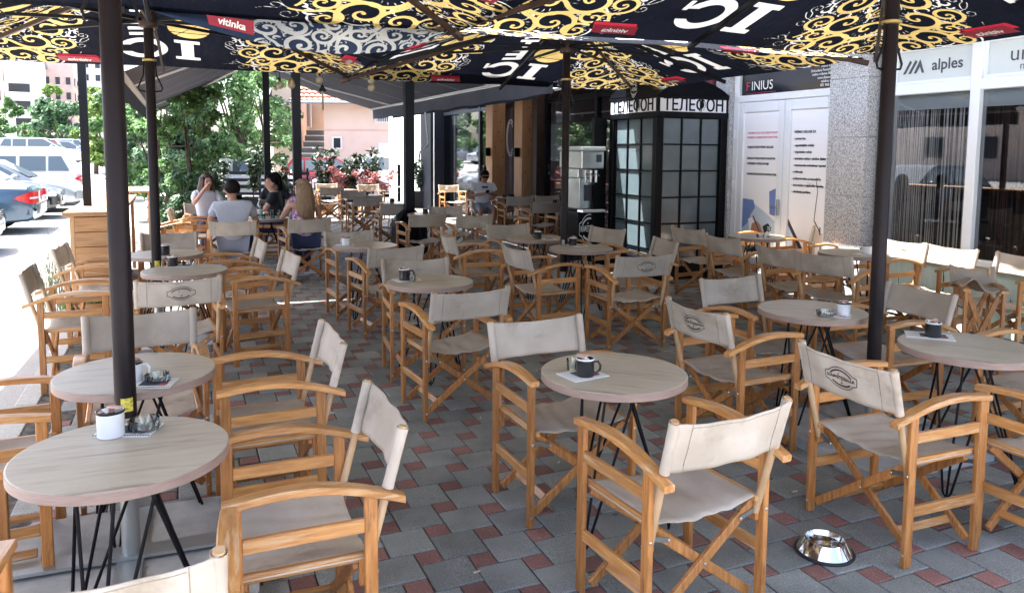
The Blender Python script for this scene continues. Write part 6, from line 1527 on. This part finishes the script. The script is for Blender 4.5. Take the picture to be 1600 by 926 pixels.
def person(label, loc, rz, lean, head_turn, armL, armR, shirt, pants, skinm, hair, hair_len, head_pitch=0.0, female=False, shorts=False, sleeve=True):
    """seated adult facing +y; arms given as (elbow, wrist)"""
    t = thing('person', label, 'person', loc, rz)
    sw = .17 if female else .20
    def ln(y, z): return (y + (z - .55) * math.tan(lean), z)
    sp = {}
    def J(k, x, y, z, r): yy, zz = ln(y, z); sp[k] = (x, yy, zz, r)
    J('pel', 0, -.03, .56, (.15, .115)); J('waist', 0, -.05, .74, (.13 if female else .15, .10)); J('chest', 0, -.05, .94, (.15 if female else .18, .115)); J('neck0', 0, -.03, 1.08, .065 if not female else .055)
    hy, hz = ln(-.01, 1.125); ht = (hy, hz)
    R = Matrix.Rotation(head_turn, 3, 'Z') @ Matrix.Rotation(-head_pitch, 3, 'X')
    def hp(x, y, z): v = R @ Vector((x, y, z)); return (v.x, ht[0] + v.y, ht[1] + v.z)
    sp['neck1'] = (*hp(0, -.005, -.01), .056); sp['jaw'] = (*hp(0, .035, .045), (.066, .072)); sp['skull'] = (*hp(0, .005, .125), (.092, .108)); sp['top'] = (*hp(0, -.005, .195), (.066, .078))
    sp['nose'] = (*hp(0, .118, .085), .014); sp['nose0'] = (*hp(0, .09, .10), .022)
    E = [('pel', 'waist'), ('waist', 'chest'), ('chest', 'neck0'), ('neck0', 'neck1'), ('neck1', 'jaw'), ('jaw', 'skull'), ('skull', 'top'), ('skull', 'nose0'), ('nose0', 'nose')]
    for s, nm, arm in ((-1, 'L', armL), (1, 'R', armR)):
        y_, z_ = ln(-.05, 1.03); sp['sh' + nm] = (s * sw, y_, z_, .060 if not female else .048)
        el, wr = arm; sp['el' + nm] = (*el, .042 if not female else .036); sp['wr' + nm] = (*wr, .028)
        d = (Vector(wr) - Vector(el)).normalized(); pc = Vector(wr) + d * .055; sp['palm' + nm] = (*pc, (.036, .020))
        E += [('chest', 'sh' + nm), ('sh' + nm, 'el' + nm), ('el' + nm, 'wr' + nm), ('wr' + nm, 'palm' + nm)]
        side = d.cross(Vector((0, 0, 1)));  side = side.normalized() if side.length > .1 else Vector((1, 0, 0))
        dn = side.cross(d).normalized()
        if dn.z > 0: dn = -dn
        for q in range(4):
            o = pc + side * (.027 - .018 * q); a = o + d * (.045 - .004 * abs(q - 1.3)); b = a + d * .022 + dn * .02
            sp['f%d%s' % (q, nm)] = (*a, .0095); sp['g%d%s' % (q, nm)] = (*b, .008); E += [('palm' + nm, 'f%d%s' % (q, nm)), ('f%d%s' % (q, nm), 'g%d%s' % (q, nm))]
        th = Vector(wr) + d * .035 + side * .045; sp['th' + nm] = (*th, .011); sp['tt' + nm] = (*(th + d * .035 + side * .006), .009); E += [('palm' + nm, 'th' + nm), ('th' + nm, 'tt' + nm)]
        sp['hip' + nm] = (s * .095, .0, .545, .088); sp['kn' + nm] = (s * .14, .40, .545, .060); sp['ca' + nm] = (s * .14, .40, .36, .052); sp['an' + nm] = (s * .14, .37, .09, .036); sp['toe' + nm] = (s * .155, .54, .045, (.042, .028))
        E += [('pel', 'hip' + nm), ('hip' + nm, 'kn' + nm), ('kn' + nm, 'ca' + nm), ('ca' + nm, 'an' + nm), ('an' + nm, 'toe' + nm)]
    bs = dict(sp)
    for q, k_ in (('pel', .8), ('waist', .78), ('chest', .74), ('shL', .74), ('shR', .74), ('hipL', .85), ('hipR', .85)):
        v = bs[q]; r_ = v[3]; bs[q] = (*v[:3], (r_[0] * k_, r_[1] * k_) if isinstance(r_, tuple) else r_ * k_)
    if not sleeve: bs['shL'], bs['shR'] = sp['shL'], sp['shR']
    b = put('body', skin_mesh('body', bs, E, skinm), t)
    def grow(keys, k, cut=None):
        out = {}
        for q in keys:
            v = sp[q]; r = v[3]; out[q] = (*v[:3], (r[0] + k, r[1] + k) if isinstance(r, tuple) else r + k)
        return out
    tk = ['chest', 'waist', 'pel', 'neck0']; te = [('chest', 'waist'), ('waist', 'pel'), ('chest', 'neck0')]
    top = grow(tk, .016)
    nz = top['neck0']; top['neck0'] = (nz[0], nz[1] - .005, nz[2] - .005, .098 if sleeve else .05)
    if sleeve:
        for nm in 'LR':
            top.update(grow(['sh' + nm], .016)); s0, e0 = Vector(sp['sh' + nm][:3]), Vector(sp['el' + nm][:3]); c = s0.lerp(e0, .62)
            top['sl' + nm] = (*c, .066 if not female else .056); te += [('chest', 'sh' + nm), ('sh' + nm, 'sl' + nm)]
    else:
        nz = top['neck0']; top['neck0'] = (nz[0], nz[1], nz[2] - .10, .10)
    put('shirt', skin_mesh('shirt', top, te, shirt), t)
    pk = grow(['pel', 'hipL', 'hipR', 'knL', 'knR'], .014); pe = [('pel', 'hipL'), ('pel', 'hipR'), ('hipL', 'knL'), ('hipR', 'knR')]
    if not shorts:
        pk.update(grow(['caL', 'caR', 'anL', 'anR'], .014)); pe += [('knL', 'caL'), ('caL', 'anL'), ('knR', 'caR'), ('caR', 'anR')]
    put('trousers' if not shorts else 'shorts', skin_mesh('trousers', pk, pe, pants), t)
    for s in (-1, 1):
        m = MB(); m.ball(hp(s * .032, .094, .112), .011, 8, 5); m.build('eye', 'hair_dark', b, True)
        m = MB(); m.ball(hp(s * .084, .0, .095), 1, 8, 5, 0, (.012, .022, .032)); m.build('ear', skinm, b, True)
    m = MB(); m.ball(hp(0, .098, .045), 1, 10, 5, 0, (.026, .010, .007)); m.build('mouth', 'sachet_brown', b, True)
    # hair: cap plus optional falling length
    m = MB(); n, kk = 18, 9; vs = []
    for i in range(kk + 1):
        ph = PI * .70 * i / kk
        for j in range(n):
            g = 2 * PI * j / n; fr = math.cos(g)                      # fr=1 towards the face
            ext = 1.0 if fr < -.2 else (.80 if fr < .4 else .50)
            p_ = ph * ext; x, y, z = math.sin(p_) * math.sin(g) * .100, math.sin(p_) * fr * .114 - .006, math.cos(p_) * .110 + .122
            vs.append(hp(x, y, z + .012))
    m.add(vs, [(i * n + j, i * n + (j + 1) % n, (i + 1) * n + (j + 1) % n, (i + 1) * n + j) for i in range(kk) for j in range(n)])
    hr = m.build('hair', hair, t, 'all')
    if hair_len > 0:
        m = MB(); r = random.Random(len(label))
        for q in range(34):
            g = PI * (.62 + .76 * q / 33) + PI / 2 - PI * .5; g = PI * .30 + PI * 1.40 * q / 33
            x, y = math.sin(g) * .088, math.cos(g) * .10 - .005
            p0 = Vector(hp(x, y, .17)); p1 = Vector(hp(x * 1.12, y * 1.12 - .01, .05)); e = hair_len * r.uniform(.85, 1.08)
            p2 = p1 + Vector((x * .25, -.045, -.14)); p3 = p1 + Vector((x * .15, -.055 - .02 * r.random(), -e))
            m.tube([p0, p1, p2, p3], [.020, .024, .026, .008], 6)
        m.build('long_hair', hair, hr, 'all')
    return t
EL = {'table': ((-.26, .10, .82), (-.13, .33, .80)), 'tableR': ((.26, .10, .82), (.13, .33, .80)), 'lap': ((-.27, .04, .80), (-.10, .27, .70)), 'lapR': ((.27, .04, .80), (.10, .27, .70))}
def seat_at(key, back=.0):
    o = CHO[key]; return (o.location.x, o.location.y, 0), o.rotation_euler.z
l, a = seat_at('PA'); person('man in pale grey t-shirt seen from behind at the group table', l, a, -.02, .35, ((-.28, .02, .82), (-.18, .28, .80)), ((.30, .08, .80), (.20, .33, .80)), 'shirt_grey', 'shorts_grey', 'skin', 'hair_dark', 0)
l, a = seat_at('PB'); person('woman with long fair hair in floral strap top', l, a, .10, 1.2, ((-.25, .16, .82), (-.13, .24, 1.02)), ((.25, .06, .80), (.12, .32, .80)), 'floral', 'jean_blue', 'skin_light', 'hair_blond', .42, 0, True, False, False)
l, a = seat_at('PC'); person('woman in pale shirt holding a hand over her face', l, a, .12, .1, ((-.24, .18, .80), (-.10, .32, .80)), ((.24, .20, .88), (.06, .24, 1.14)), 'shirt_white', 'jean_blue', 'skin_light', 'hair_brown', .34, .1, True)
l, a = seat_at('PD'); person('man in black t-shirt turned in profile at the group table', l, a, .05, .25, EL['table'], EL['tableR'], 'shirt_black', 'jean_blue', 'skin_light', 'hair_dark', 0)
person('dark haired woman with sunglasses behind the man in black', (-4.05, 13.0, 0), math.radians(190), .03, -.2, EL['lap'], EL['lapR'], 'shirt_black', 'jean_blue', 'skin_light', 'hair_dark', .25, 0, True)
dup(CHO['PC'], (-4.05, 13.0, 0), math.radians(190), 'chair holding the dark haired woman behind the man in black')
l, a = seat_at('Fk'); pm_ = person('man in white t-shirt and sunglasses looking down at his hands', l, a, .20, .0, ((-.28, .10, .80), (-.08, .30, .86)), ((.28, .10, .80), (.08, .30, .86)), 'shirt_bright', 'shorts_grey', 'skin', 'hair_dark', 0, .45, False, True)
m = MB(); m.box((0, .175, .99), (.13, .02, .035)); m.build('chest_print', 'print_dark', pm_)
m = MB(); m.box((0, .255, 1.20), (.14, .02, .04), Matrix.Rotation(-.45, 3, 'X'), .006); m.build('sunglasses', 'glass_dark', pm_)
m = MB(); m.tube([(0, .20, 1.36), (0, .19, 1.45)], [.035, .012], 8); m.build('topknot', 'hair_dark', pm_)
ph_ = MB(); ph_.box((0, 0, 0), (.07, .14, .01), Matrix.Rotation(.6, 3, 'X'), .003); o = ph_.build('phone', 'glass_dark'); o.location = Matrix.Rotation(a, 3, 'Z') @ Vector((0, .40, .90)) + Vector(l); o.rotation_euler = (0, 0, a); tag(o, 'dark phone in the hands of the man in white t-shirt', 'phone')

# ---------------------------------------------------------------- litter on the pavers
M('butt_paper', (0.62, 0.58, 0.50), .8, col2=(0.45, 0.26, 0.10), scale=60); M('dry_leaf', (0.20, 0.13, 0.05), .8, col2=(0.30, 0.22, 0.09), scale=30)
rl = random.Random(77)
bm_ = MB(); bm_.tube([(-.014, 0, .0045), (.014, 0, .0045)], .0042, 7); bm_ = bm_.mesh('cigarette_butt', 'butt_paper', True)
lm_ = MB(); lm_.sheet(lambda a, b: (-.03 + .06 * a, (b - .5) * .035 * math.sin(PI * (.05 + .9 * a)), .004 + .012 * abs(2 * b - 1) + .008 * a * a), 6, 2, (0, 0, -.0012)); lm_ = lm_.mesh('dry_leaf', 'dry_leaf')
for i in range(18):
    y = rl.uniform(2.5, 5.5); o = put('cigarette_butt', bm_, None, (rl.uniform(-.35, .6) * y, y, .001), (0, 0, rl.uniform(0, 6))); tag(o, 'tiny cigarette butt lying on the pavers', 'litter', 'cigarette butts on the pavers')
for i in range(14):
    y = rl.uniform(2.6, 7); o = put('dry_leaf', lm_, None, (rl.uniform(-.5, .6) * y, y, .001), (0, 0, rl.uniform(0, 6))); o.scale = (rl.uniform(.5, .9),) * 3; tag(o, 'small dry brown leaf lying on the pavers', 'leaf', 'dry leaves on the pavers')
